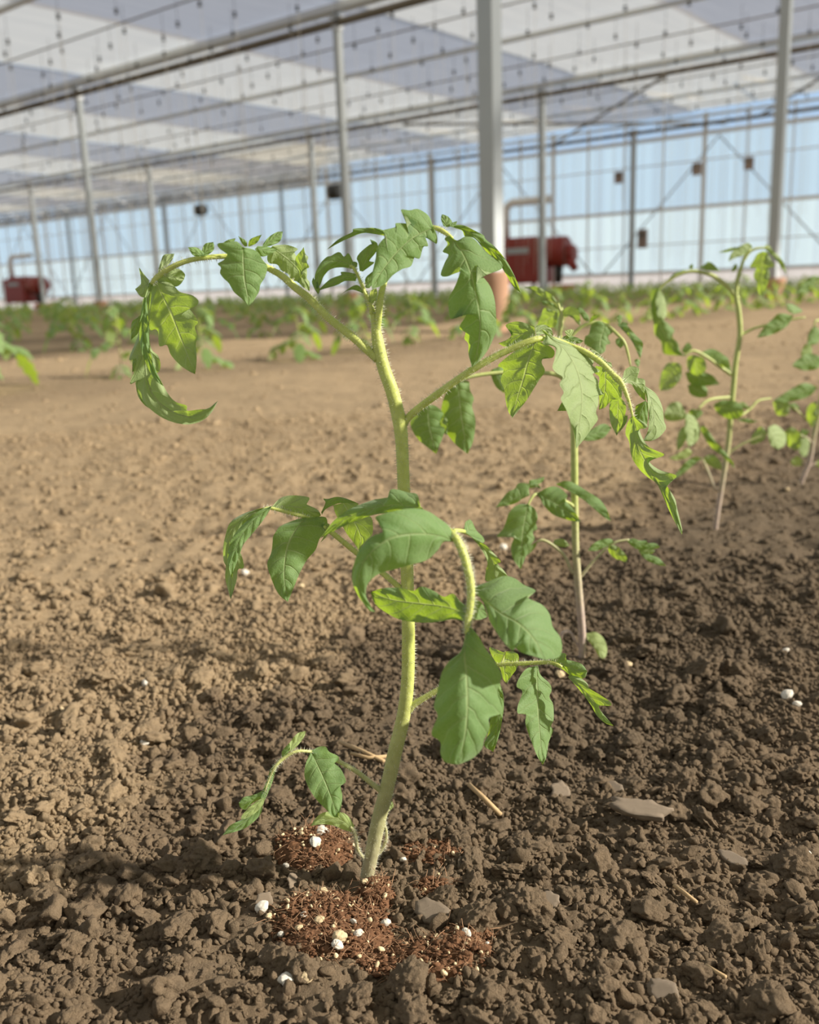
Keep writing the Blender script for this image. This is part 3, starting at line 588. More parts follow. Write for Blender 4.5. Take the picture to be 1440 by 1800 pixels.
    lt(c, T6, [(342, 492), (372, 420), (412, 350), (398, 290)], [(332, 490), (325, 440), (314, 408), (340, 370), (395, 325), (425, 315), (398, 290)], [(352, 495), (425, 438), (392, 430), (430, 380), (448, 345), (440, 310), (398, 290)], dy=(-.004, 0), tilt=-.1, n=44, m=5)
    lt(c, T6, [(380, 600), (390, 545), (425, 488)], [(370, 600), (368, 540), (400, 505), (425, 488)], [(395, 600), (420, 560), (430, 520), (425, 488)], dy=(-.003, 0), tilt=-.3, n=24, m=4)
    lt(c, T6, [(360, 625), (290, 600), (218, 638)], [(350, 605), (320, 580), (280, 590), (218, 638)], [(360, 635), (290, 610), (240, 622), (218, 638)], dy=(-.004, -.008), n=30, m=4)
    lt(c, T6, [(400, 690), (415, 640), (440, 600)], [(385, 680), (395, 640), (410, 610), (440, 600)], [(415, 700), (440, 660), (445, 630), (440, 600)], dy=(-.004, -.006), tilt=-.2, n=20, m=4, mat='cot')
    lt(c, T6, [(300, 470), (310, 440), (295, 430)], [(290, 465), (285, 445), (295, 430)], [(315, 465), (318, 440), (295, 430)], dy=(-.004, -.004), n=14, m=3)
    # leaf 3, right side, arching down
    d = lf('leaf', [(-305, 845, 40, 0), (-280, 800, 44, 0), (-205, 735, 44, -.002), (-90, 650, 44, -.004), (0, 585, 42, -.005), (110, 510, 42, -.006), (250, 430, 40, -.006), (370, 375, 40, -.006), (460, 338, 38, -.006), (530, 325, 34, -.004), (620, 338, 30, 0), (700, 370, 30, 0), (790, 410, 34, -.002), (880, 470, 34, -.004), (950, 540, 32, -.005), (1000, 590, 32, -.006), (1040, 680, 22, -.008), (1065, 770, 14, -.009), (1080, 830, 8, -.01)], T7)
    lt(d, T7, [(485, 335), (450, 430), (415, 560), (375, 690), (345, 805)], [(440, 345), (370, 395), (300, 448), (258, 490), (292, 512), (275, 580), (297, 632), (305, 700), (320, 762), (345, 805)], [(500, 340), (560, 365), (600, 402), (588, 442), (540, 440), (522, 470), (542, 522), (510, 572), (480, 620), (430, 700), (375, 770), (345, 805)], dy=(.004, .006), tilt=-.6, k=(.15, .15), under=True, n=70, m=7)
    lt(d, T7, [(482, 290), (400, 300), (330, 330), (262, 355)], [(478, 250), (400, 226), (355, 225), (308, 242), (315, 265), (347, 290), (325, 325), (262, 355)], [(490, 330), (420, 345), (370, 370), (300, 374), (262, 355)], dy=(0, .006), tilt=-.55, k=(.1, .1), under=True, n=50, m=5)
    lt(d, T7, [(485, 290), (540, 270), (592, 305)], [(485, 250), (540, 243), (578, 265), (592, 305)], [(495, 315), (530, 300), (560, 318), (592, 305)], dy=(0, .004), tilt=-.4, under=True, n=30, m=4)
    lt(d, T7, [(520, 268), (590, 335), (660, 390), (725, 490), (758, 600), (768, 700), (750, 850), (730, 990)], [(520, 268), (545, 310), (528, 358), (580, 368), (608, 390), (600, 450), (588, 500), (610, 532), (650, 560), (630, 600), (655, 650), (638, 690), (668, 750), (690, 810), (718, 900), (730, 990)], [(520, 268), (600, 320), (680, 355), (760, 400), (835, 462), (828, 488), (875, 522), (830, 540), (862, 578), (868, 620), (900, 662), (868, 665), (865, 720), (850, 770), (862, 812), (830, 860), (780, 930), (730, 990)], dy=(-.004, -.020), tilt=1.0, k=(-.1, .3), under=True, n=110, m=8)
    lt(d, T7, [(640, 335), (700, 328), (775, 340)], [(640, 325), (670, 308), (730, 318), (775, 340)], [(640, 340), (690, 358), (750, 355), (775, 340)], dy=(.002, .004), tilt=-.3, n=30, m=4)
    lt(d, T7, [(690, 318), (690, 295), (680, 272)], [(675, 310), (662, 285), (680, 272)], [(700, 315), (716, 276), (700, 270), (680, 272)], dy=(.002, .003), tilt=.6, n=18, m=3, mat='cot')
    lt(d, T7, [(812, 385), (880, 440), (948, 502)], [(815, 380), (865, 415), (915, 465), (940, 470), (948, 502)], [(812, 392), (865, 445), (915, 485), (948, 502)], dy=(.003, .004), tilt=.5, n=36, m=4, under=True)
    lt(d, T7, [(905, 500), (905, 600), (895, 680), (868, 755)], [(850, 490), (840, 530), (870, 560), (865, 620), (870, 700), (868, 755)], [(945, 545), (1000, 620), (998, 690), (945, 700), (905, 740), (868, 755)], dy=(.004, .008), tilt=-.8, k=(.1, .1), under=True, n=50)
    lt(d, T7, [(720, 700), (670, 735), (617, 762)], [(700, 690), (650, 705), (617, 762)], [(720, 755), (660, 762), (617, 762)], dy=(.006, .008), tilt=-.4, n=24, m=4)
    lt(d, T7, [(985, 690), (980, 800), (975, 912)], [(975, 692), (938, 702), (930, 760), (940, 840), (975, 912)], [(1000, 680), (1032, 735), (1012, 830), (975, 912)], dy=(-.002, .0), tilt=-.9, k=(.1, .1), under=True, n=50, m=5)
    lt(d, T7, [(1030, 790), (1015, 840), (985, 900)], [(1020, 790), (1000, 850), (985, 900)], [(1040, 790), (1035, 830), (985, 900)], dy=(.0, .0), tilt=.8, n=20, m=3)
    lt(d, T7, [(1005, 585), (1070, 590), (1120, 630), (1150, 702)], [(1010, 560), (1025, 515), (1065, 493), (1108, 505), (1108, 530), (1085, 535), (1100, 562), (1143, 575), (1145, 640), (1150, 702)], [(1015, 595), (1060, 600), (1090, 645), (1125, 685), (1150, 702)], dy=(-.004, .003), tilt=-.7, k=(.1, .1), under=True, n=60, m=5)
    lt(d, T7, [(1140, 615), (1185, 700), (1200, 800), (1190, 870), (1133, 943)], [(1135, 618), (1162, 720), (1168, 820), (1160, 890), (1133, 943)], [(1148, 612), (1212, 660), (1250, 740), (1260, 820), (1272, 868), (1230, 920), (1180, 943), (1133, 943)], dy=(.0, -.002), tilt=.8, k=(.1, .5), under=True, n=60, m=6)
    lt(d, T7, [(1150, 700), (1120, 780), (1110, 860)], [(1090, 730), (1085, 790), (1110, 860)], [(1165, 720), (1160, 830), (1145, 870), (1110, 860)], dy=(.01, .01), tilt=.1, n=26, m=4)
    lt(d, T7, [(1070, 795), (1090, 880), (1110, 990), (1160, 1090), (1215, 1190), (1290, 1310), (1335, 1400), (1367, 1508)], [(1062, 795), (1038, 840), (1028, 900), (1050, 950), (1065, 1040), (1110, 1112), (1160, 1160), (1215, 1200), (1250, 1270), (1290, 1360), (1330, 1440), (1367, 1508)], [(1078, 795), (1150, 838), (1160, 862), (1115, 868), (1128, 920), (1160, 970), (1205, 998), (1262, 1025), (1220, 1045), (1163, 1040), (1180, 1080), (1240, 1120), (1333, 1150), (1310, 1176), (1245, 1180), (1268, 1200), (1325, 1290), (1337, 1340), (1352, 1400), (1370, 1480), (1367, 1508)], dy=(-.01, -.02), tilt=-.8, k=(.1, .1), under=True, n=120, m=8)
    # leaf 4, middle left
    e_ = lf('leaf', [(1440, 870, 44, 0), (1370, 795, 44, 0), (1220, 668, 42, .002), (1060, 545, 40, .004), (870, 390, 38, .002), (760, 320, 30, 0), (690, 285, 28, -.002), (580, 255, 28, -.003), (430, 218, 22, -.004), (380, 225, 12, -.005)], T8)
    lt(e_, T8, [(440, 205), (330, 290), (250, 380), (180, 520), (152, 728)], [(435, 205), (350, 240), (262, 310), (180, 400), (140, 480), (123, 590), (152, 728)], [(443, 208), (400, 280), (340, 360), (290, 420), (240, 480), (210, 560), (180, 640), (152, 728)], dy=(-.006, -.014), tilt=.0, k=(.3, .3), n=50)
    lt(e_, T8, [(420, 212), (280, 260), (170, 360), (125, 500), (150, 700), (147, 880)], [(430, 208), (330, 228), (220, 268), (140, 328), (108, 420), (92, 500), (95, 600), (112, 640), (108, 730), (147, 880)], [(420, 225), (330, 260), (240, 350), (190, 480), (225, 560), (242, 650), (200, 662), (188, 745), (147, 880)], dy=(-.002, -.004), tilt=-.6, k=(.2, .2), under=True, n=60)
    lt(e_, T8, [(445, 208), (560, 205), (680, 225), (800, 272)], [(448, 203), (505, 147), (580, 127), (695, 135), (717, 155), (690, 185), (755, 218), (785, 240), (800, 272)], [(450, 218), (560, 255), (690, 290), (770, 285), (800, 272)], dy=(-.003, .004), tilt=-.5, k=(.5, .1), under=True, n=60, m=5)
    lt(e_, T8, [(695, 290), (620, 370), (560, 480), (538, 600), (535, 740), (560, 897)], [(690, 284), (600, 308), (505, 350), (480, 380), (453, 425), (450, 460), (440, 540), (411, 620), (430, 700), (470, 800), (510, 860), (560, 897)], [(695, 288), (780, 280), (832, 285), (846, 320), (840, 380), (790, 440), (760, 520), (700, 590), (660, 660), (632, 720), (600, 800), (560, 897)], dy=(-.004, -.014), tilt=.1, k=(.35, .45), n=80, m=8)
    lt(e_, T8, [(808, 265), (850, 190), (930, 160), (1080, 190)], [(800, 250), (832, 180), (815, 150), (850, 152), (915, 137), (985, 150), (1080, 190)], [(815, 240), (870, 205), (950, 182), (1080, 190)], dy=(.002, .004), tilt=.2, k=(.5, .3), n=44, m=4)
    lt(e_, T8, [(960, 180), (1030, 300), (1085, 420), (1090, 560)], [(888, 198), (905, 260), (950, 340), (990, 410), (1045, 480), (1090, 560)], [(1060, 182), (1130, 265), (1165, 288), (1175, 340), (1170, 410), (1130, 450), (1095, 500), (1090, 560)], dy=(.006, .01), tilt=-.75, k=(.1, .1), under=True, n=50)
    lt(e_, T8, [(850, 330), (845, 390), (795, 470)], [(842, 330), (832, 400), (795, 470)], [(862, 335), (850, 410), (795, 470)], dy=(.0, .0), tilt=.2, n=18, m=3, mat='cot')
    # leaf 5, reaching toward the camera
    g = lf('leaf', [(490, 330, 34, 0), (520, 285, 34, -.02), (600, 260, 36, -.045), (680, 270, 38, -.06), (745, 320, 44, -.07), (790, 400, 48, -.073), (820, 500, 46, -.075), (838, 600, 46, -.076), (835, 700, 42, -.077), (822, 790, 38, -.078), (812, 860, 20, -.079)], T9)
    lt(g, T9, [(575, 165), (430, 150), (300, 165), (170, 215), (80, 270), (10, 332)], [(560, 160), (552, 110), (535, 85), (500, 82), (450, 68), (400, 62), (386, 90), (392, 105), (300, 122), (180, 168), (90, 230), (10, 332)], [(575, 178), (480, 180), (400, 190), (300, 205), (220, 232), (140, 265), (60, 305), (10, 332)], dy=(-.055, -.035), tilt=.1, k=(.8, .3), n=60)
    lt(g, T9, [(750, 345), (640, 315), (500, 310), (380, 340), (270, 430), (220, 540), (235, 640), (312, 738)], [(745, 330), (720, 268), (660, 220), (600, 182), (530, 168), (430, 180), (312, 215), (350, 250), (395, 285), (345, 302), (280, 328), (230, 388), (195, 470), (184, 560), (208, 630), (240, 680), (280, 730), (312, 738)], [(745, 350), (690, 352), (655, 400), (600, 450), (530, 472), (470, 490), (400, 508), (340, 525), (290, 560), (265, 600), (262, 650), (285, 700), (312, 738)], dy=(-.07, -.075), tilt=.3, k=(.6, .6), bow=-.015, n=90, m=8)
    lt(g, T9, [(825, 750), (700, 710), (550, 690), (400, 670), (288, 630)], [(825, 715), (780, 680), (740, 637), (690, 655), (640, 625), (570, 598), (520, 622), (450, 605), (350, 608), (288, 630)], [(815, 790), (740, 778), (660, 792), (560, 796), (450, 780), (370, 740), (310, 692), (288, 630)], dy=(-.078, -.05), tilt=-.3, k=(.2, .1), n=64, m=7)
    lt(g, T9, [(850, 610), (900, 665), (1000, 745), (1100, 800), (1180, 880), (1250, 1003)], [(855, 600), (930, 573), (1020, 540), (1080, 553), (1130, 588), (1197, 622), (1148, 656), (1230, 698), (1272, 750), (1290, 820), (1332, 880), (1340, 950), (1318, 988), (1250, 1003)], [(850, 625), (905, 680), (940, 780), (980, 850), (1020, 905), (1068, 952), (1080, 932), (1120, 962), (1180, 980), (1250, 1003)], dy=(-.066, -.090), tilt=.85, k=(.4, .2), bow=-.008, n=90, m=8)
    lt(g, T9, [(822, 820), (802, 960), (815, 1100), (820, 1250), (810, 1400), (770, 1578)], [(812, 840), (785, 950), (720, 1008), (680, 1070), (660, 1150), (648, 1200), (635, 1262), (655, 1310), (622, 1408), (670, 1452), (672, 1520), (700, 1565), (770, 1578)], [(842, 825), (880, 870), (920, 940), (965, 1000), (1008, 1080), (1003, 1115), (985, 1180), (1000, 1230), (1012, 1292), (940, 1322), (942, 1380), (912, 1440), (900, 1490), (850, 1542), (770, 1578)], dy=(-.078, -.095), tilt=.45, k=(.9, .3), bow=-.006, n=100, m=8)
    lt(g, T9, [(845, 690), (890, 730), (930, 765)], [(850, 660), (900, 690), (930, 765)], [(848, 780), (890, 780), (930, 765)], dy=(-.07, -.055), tilt=-.5, n=26, m=4)
    tube_obj('stalk', [(745, 290, 24, -.068), (800, 295, 22, -.055), (850, 325, 14, -.045)], Y, 'stem', g, org, T9)
    lt(g, T9, [(815, 305), (825, 265), (830, 228)], [(802, 290), (808, 245), (830, 228)], [(870, 345), (912, 355), (905, 325), (870, 290), (845, 240), (830, 228)], dy=(-.055, -.05), tilt=.7, n=30, m=4)
    lt(g, T9, [(850, 325), (920, 400), (965, 470), (1000, 520), (1052, 555)], [(855, 315), (910, 360), (960, 410), (1002, 460), (985, 472), (1020, 510), (1052, 555)], [(845, 330), (895, 390), (928, 460), (920, 520), (922, 568), (980, 560), (1052, 555)], dy=(-.05, -.04), tilt=-.6, k=(.1, .1), under=True, n=50)
    # leaf 6, lower right
    h = lf('leaf', [(500, 1285, 40, 0), (515, 1255, 40, 0), (570, 1218, 36, .0), (650, 1172, 34, .0), (820, 1080, 28, .0), (990, 1030, 24, -.002), (1100, 1022, 24, -.004), (1210, 1017, 24, -.006), (1290, 1017, 22, -.008), (1340, 1040, 14, -.01)], T9)
    lt(h, T9, [(1030, 955), (1020, 1040), (1037, 1132)], [(1015, 960), (980, 945), (940, 933), (960, 990), (1000, 1050), (1015, 1105), (1037, 1132)], [(1025, 955), (1080, 958), (1103, 985), (1090, 1050), (1062, 1090), (1037, 1132)], dy=(.0, .002), tilt=-.7, k=(.1, .1), under=True, n=36, m=5)
    tube_obj('stalk', [(1030, 955, 12, 0), (1015, 1000, 12, -.001), (1005, 1030, 12, -.002)], Y, 'stem', h, org, T9)
    lt(h, T9, [(975, 1110), (990, 1250), (985, 1400), (962, 1508)], [(940, 1120), (950, 1250), (935, 1400), (912, 1470), (962, 1508)], [(990, 1110), (1015, 1180), (1020, 1260), (1008, 1350), (990, 1430), (962, 1508)], dy=(.0, .0), tilt=.1, n=50, m=6)
    lt(h, T10, [(347, 1168), (350, 1300), (355, 1450), (368, 1600), (382, 1747)], [(340, 1168), (285, 1185), (242, 1240), (228, 1290), (262, 1320), (235, 1400), (235, 1447), (282, 1448), (280, 1510), (318, 1620), (350, 1700), (382, 1747)], [(352, 1168), (368, 1220), (420, 1270), (433, 1310), (420, 1350), (442, 1395), (445, 1480), (430, 1520), (441, 1550), (415, 1620), (405, 1695), (382, 1747)], dy=(-.004, -.018), tilt=.8, k=(.15, .3), n=90, m=8)
    lt(h, T10, [(425, 1148), (500, 1155), (570, 1190), (642, 1200)], [(435, 1110), (470, 1100), (500, 1093), (518, 1100), (520, 1130), (560, 1140), (610, 1158), (642, 1200)], [(430, 1160), (500, 1190), (540, 1222), (600, 1242), (630, 1235), (642, 1200)], dy=(-.008, -.012), tilt=.5, k=(.2, .2), n=50)
    lt(h, T10, [(532, 1228), (600, 1290), (650, 1345), (690, 1390), (740, 1460), (797, 1520)], [(535, 1222), (590, 1232), (640, 1268), (655, 1300), (720, 1340), (775, 1378), (782, 1400), (735, 1400), (688, 1375), (718, 1428), (770, 1490), (797, 1520)], [(530, 1235), (580, 1290), (630, 1352), (665, 1400), (700, 1462), (750, 1505), (797, 1520)], dy=(-.01, -.012), tilt=-.7, k=(.1, .1), under=True, n=64, m=5)
    # leaf 7, lower left
    i_ = lf('leaf', [(1270, 590, 46, 0), (1225, 548, 48, 0), (1150, 490, 40, 0), (1050, 410, 38, 0), (910, 330, 34, .0), (800, 278, 28, .0), (705, 260, 24, -.002), (620, 255, 24, -.004), (560, 272, 26, -.005), (500, 310, 30, -.006), (440, 370, 22, -.008), (400, 450, 16, -.009), (360, 560, 12, -.01), (345, 610, 8, -.01)], T11)
    lt(i_, T11, [(708, 258), (760, 370), (810, 480), (860, 610), (905, 752)], [(702, 262), (668, 350), (658, 440), (690, 530), (750, 620), (820, 690), (860, 737), (905, 752)], [(708, 252), (760, 225), (815, 222), (842, 260), (900, 287), (917, 315), (880, 342), (930, 390), (967, 482), (928, 510), (940, 590), (930, 680), (905, 752)], dy=(-.002, -.014), tilt=.4, k=(.2, .3), n=80, m=8)
    lt(i_, T11, [(545, 260), (600, 190), (670, 107)], [(525, 245), (550, 190), (600, 128), (640, 110), (670, 107)], [(575, 248), (620, 200), (655, 150), (670, 107)], dy=(-.004, .0), tilt=.4, n=36, m=4, mat='cot')
    lt(i_, T11, [(500, 300), (510, 250), (545, 195)], [(488, 300), (492, 255), (530, 210), (545, 195)], [(520, 290), (550, 240), (545, 195)], dy=(-.006, -.006), tilt=-.2, n=24, m=3)
    lt(i_, T11, [(500, 305), (425, 400), (385, 500), (345, 610)], [(490, 305), (412, 380), (380, 470), (350, 545), (325, 600), (345, 610)], [(510, 315), (450, 385), (425, 470), (390, 560), (360, 622), (345, 610)], dy=(-.006, -.011), tilt=.4, k=(.2, .2), n=40, m=5)
    lt(i_, T11, [(360, 580), (280, 620), (168, 640)], [(345, 550), (280, 580), (205, 600), (168, 640)], [(350, 600), (275, 640), (222, 692), (180, 675), (168, 640)], dy=(-.01, -.012), tilt=-.4, n=36, m=5)
    lt(i_, T11, [(350, 640), (240, 760), (140, 830), (48, 882)], [(330, 650), (240, 735), (180, 770), (100, 812), (48, 882)], [(345, 680), (325, 735), (270, 790), (210, 832), (120, 862), (48, 882)], dy=(-.01, -.014), tilt=.3, n=44, m=5)
    lt(i_, T11, [(355, 605), (280, 680), (186, 768)], [(345, 605), (300, 630), (230, 690), (190, 738), (186, 768)], [(362, 615), (340, 670), (260, 740), (186, 768)], dy=(-.013, -.017), tilt=.5, n=36, m=4, mat='cot')
    # seed leaves
    j_ = lf('seed_leaf', [(1098, 1052, 22, -.002), (1055, 990, 26, -.005), (1040, 900, 30, -.007), (1022, 845, 34, -.008), (1000, 820, 20, -.009)], T11)
    leaflet(j_, T11, [(1025, 850), (950, 780), (850, 760), (700, 815)], [(1028, 810), (985, 742), (930, 710), (820, 708), (755, 740), (700, 815)], [(1010, 858), (950, 842), (880, 812), (790, 800), (700, 815)], Y=Y, org=org, dy=(-.008, -.012), tilt=.3, k=(.3, .3), mat='cot', n=40, name='blade')
    k_ = lf('seed_leaf', [(1190, 1030, 20, 0), (1230, 1000, 22, .001), (1265, 920, 22, .002), (1268, 850, 20, .003), (1250, 780, 20, .004), (1262, 720, 18, .005), (1290, 690, 14, .006)], T11)
    leaflet(k_, T11, [(1285, 700), (1305, 670), (1312, 628)], [(1270, 690), (1285, 650), (1312, 628)], [(1300, 695), (1322, 665), (1312, 628)], Y=Y, org=org, dy=(.006, .008), mat='cot', n=18, m=3, name='blade')
    hairs(t, segs, org, 2800, .0018)
    return t
main_plant()

#=== NEIGHBOUR PLANTS (same row, behind) ===
def S2(parent, tr, base, tip, up, dn, Y, org, **kw):
    """short form: straight-ish midrib from base to tip"""
    n_ = kw.pop('n', 30); m_ = kw.pop('m', 4); b = np.array(base, float); t = np.array(tip, float)
    mid = kw.pop('mid', None) or [tuple(b), tuple((b + t) / 2 + (np.array(up).mean(0) + np.array(dn).mean(0) - b - t) * .25), tuple(t)]
    return leaflet(parent, tr, mid, [base] + up + [tip], [base] + dn + [tip], Y=Y, org=org, n=n_, m=m_, **kw)
def plant2():
    Y = .581; org = BASES[1]; t = empty('tomato_plant', org); tag(t, 'second tomato seedling just behind the large one, mauve lower stem and pale seed leaf', 'tomato plant', 'tomato seedlings of the front row')
    tube_obj('stem', [(1023, 1180, 12, 0), (1023, 1155, 12, 0), (1024, 1136, 14, 0), (1023, 1103, 14, 0), (1019, 1056, 14, 0), (1015, 1009, 14, 0), (1012, 962, 13, 0), (1011, 914, 13, 0), (1010, 867, 13, 0), (1010, 820, 13, 0), (1009, 760, 12, 0), (1005, 700, 12, 0), (996, 650, 11, 0), (984, 600, 9, 0), (986, 575, 8, 0), (987, 555, 7, 0), (988, 540, 3, 0)], Y, 'stem2', t, org, n=70)
    def lf(pts, tr, nm='leaf'): return tube_obj(nm, pts, Y, 'stem2', t, org, tr, n=36, k=8)[0]
    G = T16
    a = lf([(640, 310, 26, 0), (600, 275, 24, -.004), (520, 240, 22, -.01), (430, 215, 22, -.014), (350, 205, 22, -.018), (310, 245, 20, -.02), (280, 310, 14, -.022)], G)
    S2(a, G, (290, 280), (235, 767), [(215, 285), (150, 340), (125, 415), (100, 470), (55, 520), (115, 522), (172, 492), (185, 530), (163, 600), (180, 690)], [(340, 315), (362, 380), (350, 420), (357, 468), (325, 488), (338, 540), (310, 585), (270, 680)], Y, org, dy=(-.022, -.026), tilt=.1, k=(.2, .3), n=60, m=6)
    S2(a, G, (300, 215), (50, 305), [(295, 170), (295, 130), (220, 125), (190, 165), (130, 200)], [(250, 240), (180, 280)], Y, org, dy=(-.02, -.02), tilt=.1)
    S2(a, G, (310, 140), (412, 75), [(300, 105), (350, 95)], [(360, 135), (400, 110)], Y, org, dy=(-.012, -.008), tilt=.2)
    S2(a, G, (395, 170), (290, 150), [(350, 120), (300, 118)], [(370, 150), (320, 160)], Y, org, dy=(-.012, -.01), tilt=-.6, under=True)
    S2(a, G, (355, 200), (682, 410), [(450, 152), (525, 160), (585, 218), (565, 248), (620, 310)], [(380, 240), (415, 300), (480, 360), (565, 392), (640, 410)], Y, org, dy=(-.018, -.03), tilt=.5, k=(.2, .2), n=50, m=6)
    S2(a, G, (495, 130), (907, 408), [(570, 107), (640, 128), (740, 190), (820, 242), (872, 310)], [(600, 185), (690, 240), (735, 275), (800, 330), (860, 382)], Y, org, dy=(-.012, -.03), tilt=.5, n=50)
    b = lf([(640, 800, 28, 0), (610, 770, 28, 0), (560, 665, 26, 0), (480, 590, 24, 0), (400, 548, 22, 0), (350, 565, 16, 0)], G)
    S2(b, G, (355, 560), (275, 665), [(320, 580), (290, 610)], [(345, 600), (310, 640)], Y, org, dy=(0, 0), tilt=.8)
    S2(b, G, (475, 575), (603, 590), [(490, 545), (550, 540)], [(510, 590), (560, 600)], Y, org, dy=(0, .004), tilt=-.8, under=True)
    c = lf([(675, 825, 26, 0), (700, 800, 26, 0), (760, 725, 22, 0), (850, 632, 20, 0), (900, 592, 20, 0), (950, 560, 20, 0), (1040, 545, 14, 0)], G)
    S2(c, G, (930, 560), (735, 628), [(900, 538), (830, 545), (765, 585)], [(880, 592), (810, 625)], Y, org, dy=(0, -.004), tilt=.5)
    S2(c, G, (890, 590), (1022, 712), [(890, 630), (930, 680)], [(945, 590), (1000, 635), (1028, 680)], Y, org, dy=(-.003, 0), tilt=-.8, under=True)
    S2(c, G, (1020, 548), (1272, 602), [(1080, 535), (1110, 550), (1170, 552), (1180, 570), (1240, 572)], [(1060, 590), (1110, 618), (1180, 615), (1230, 612)], Y, org, dy=(0, 0), tilt=.6)
    S2(c, G, (1110, 630), (1235, 630), [(1130, 600), (1200, 600)], [(1150, 655), (1210, 650)], Y, org, dy=(.002, .002), tilt=-.8, under=True)
    S2(c, G, (1120, 640), (1318, 742), [(1180, 652), (1260, 680)], [(1170, 695), (1250, 730)], Y, org, dy=(0, 0), tilt=.6)
    d = lf([(690, 1350, 22, 0), (710, 1290, 20, 0), (725, 1250, 16, 0)], G, 'seed_leaf')
    S2(d, G, (722, 1245), (852, 1432), [(735, 1290), (780, 1345), (815, 1410)], [(790, 1232), (850, 1275), (878, 1350), (872, 1410)], Y, org, dy=(0, -.01), tilt=.4, mat='cot', name='blade')
    e_ = lf([(680, 1350, 22, 0), (640, 1300, 22, 0), (610, 1245, 24, 0), (575, 1228, 30, 0), (540, 1250, 26, 0), (533, 1295, 10, 0)], G, 'seed_leaf')
    G = T13
    f = lf([(415, 620, 46, 0), (425, 520, 50, 0), (435, 460, 46, 0), (410, 400, 30, 0), (395, 340, 20, 0)], G)
    S2(f, G, (400, 345), (0, 155), [(330, 260), (250, 200), (140, 150)], [(290, 300), (180, 245), (90, 185)], Y, org, dy=(0, .01), tilt=-.7, k=(.1, .1), under=True)
    S2(f, G, (410, 420), (190, 325), [(340, 345), (260, 318)], [(340, 380), (260, 335)], Y, org, dy=(0, .0), tilt=-.4)
    S2(f, G, (390, 450), (150, 610), [(330, 425), (240, 395), (200, 480)], [(385, 530), (360, 605), (260, 620)], Y, org, dy=(0, .01), tilt=-.7, under=True)
    S2(f, G, (430, 470), (642, 595), [(470, 400), (550, 378), (620, 420), (645, 510)], [(480, 495), (540, 490), (600, 560)], Y, org, dy=(0, -.004), tilt=-.7, under=True, k=(.1, .1))
    S2(f, G, (600, 390), (745, 550), [(660, 400), (735, 480)], [(640, 460), (690, 530)], Y, org, dy=(0, -.004), tilt=.3)
    g = lf([(395, 900, 40, 0), (480, 790, 40, 0), (560, 695, 40, 0), (650, 615, 38, 0), (740, 572, 34, 0), (850, 555, 32, 0), (950, 590, 36, -.004), (1060, 690, 36, -.008), (1140, 780, 34, -.01), (1180, 900, 30, -.01), (1215, 1060, 14, -.01)], G)
    S2(g, G, (745, 560), (862, 468), [(760, 510), (810, 470)], [(790, 540), (840, 500)], Y, org, dy=(0, -.004), tilt=.3)
    S2(g, G, (930, 590), (868, 922), [(870, 545), (800, 560), (765, 600), (740, 690), (700, 720), (692, 800), (770, 850)], [(965, 625), (1015, 660), (958, 720), (985, 795), (935, 815), (925, 880)], Y, org, dy=(-.006, -.014), tilt=.0, n=50, m=6)
    S2(g, G, (1060, 580), (1322, 970), [(1150, 575), (1200, 620), (1270, 700), (1350, 785), (1342, 880)], [(1140, 620), (1220, 730), (1265, 830), (1295, 910)], Y, org, dy=(-.006, -.01), tilt=-.3, n=44)
    S2(g, G, (1085, 590), (1092, 475), [(1070, 550), (1065, 490)], [(1110, 550), (1115, 490)], Y, org, dy=(-.006, -.006), tilt=.5, n=20)
    S2(g, G, (1100, 580), (1188, 570), [(1130, 553)], [(1150, 600)], Y, org, dy=(-.006, -.006), tilt=-.3, n=20)
    S2(g, G, (1110, 730), (1100, 852), [(1050, 745), (1048, 800)], [(1140, 740), (1145, 800)], Y, org, dy=(-.01, -.01), tilt=.4, n=20)
    S2(g, G, (1270, 970), (1295, 1070), [(1258, 1000)], [(1315, 980), (1315, 1030)], Y, org, dy=(-.01, -.01), tilt=.6, n=20)
    Q = (0, 0, 1)
    h = lf([(1006, 695, 8, 0), (985, 661, 8, 0), (930, 655, 7, -.004), (868, 656, 7, -.008), (810, 668, 6, -.012), (765, 700, 4, -.014)], Q)
    S2(h, Q, (805, 670), (822, 798), [(790, 680), (777, 712), (780, 750), (800, 780)], [(824, 670), (826, 685), (833, 700), (830, 715), (836, 740), (832, 775)], Y, org, dy=(-.012, -.014), tilt=-.1, n=44, m=6)
    S2(h, Q, (752, 712), (767, 798), [(730, 728), (721, 745), (735, 772)], [(765, 713), (780, 728), (772, 745), (782, 755), (772, 785)], Y, org, dy=(-.014, -.018), tilt=-.1)
    S2(h, Q, (768, 722), (786, 765), [(765, 735), (772, 755)], [(785, 735), (787, 750)], Y, org, dy=(-.012, -.012), tilt=-.7, under=True)
    S2(h, Q, (868, 648), (888, 692), [(862, 655), (872, 680)], [(885, 645), (888, 670)], Y, org, dy=(-.008, -.008), tilt=.0)
    S2(h, Q, (1010, 770), (1076, 752), [(1030, 760), (1060, 745)], [(1035, 775), (1060, 770)], Y, org, dy=(0, .01), tilt=-.1)
    i_ = lf([(708, 830, 8, 0), (700, 815, 6, 0)], Q) if False else None
    return t
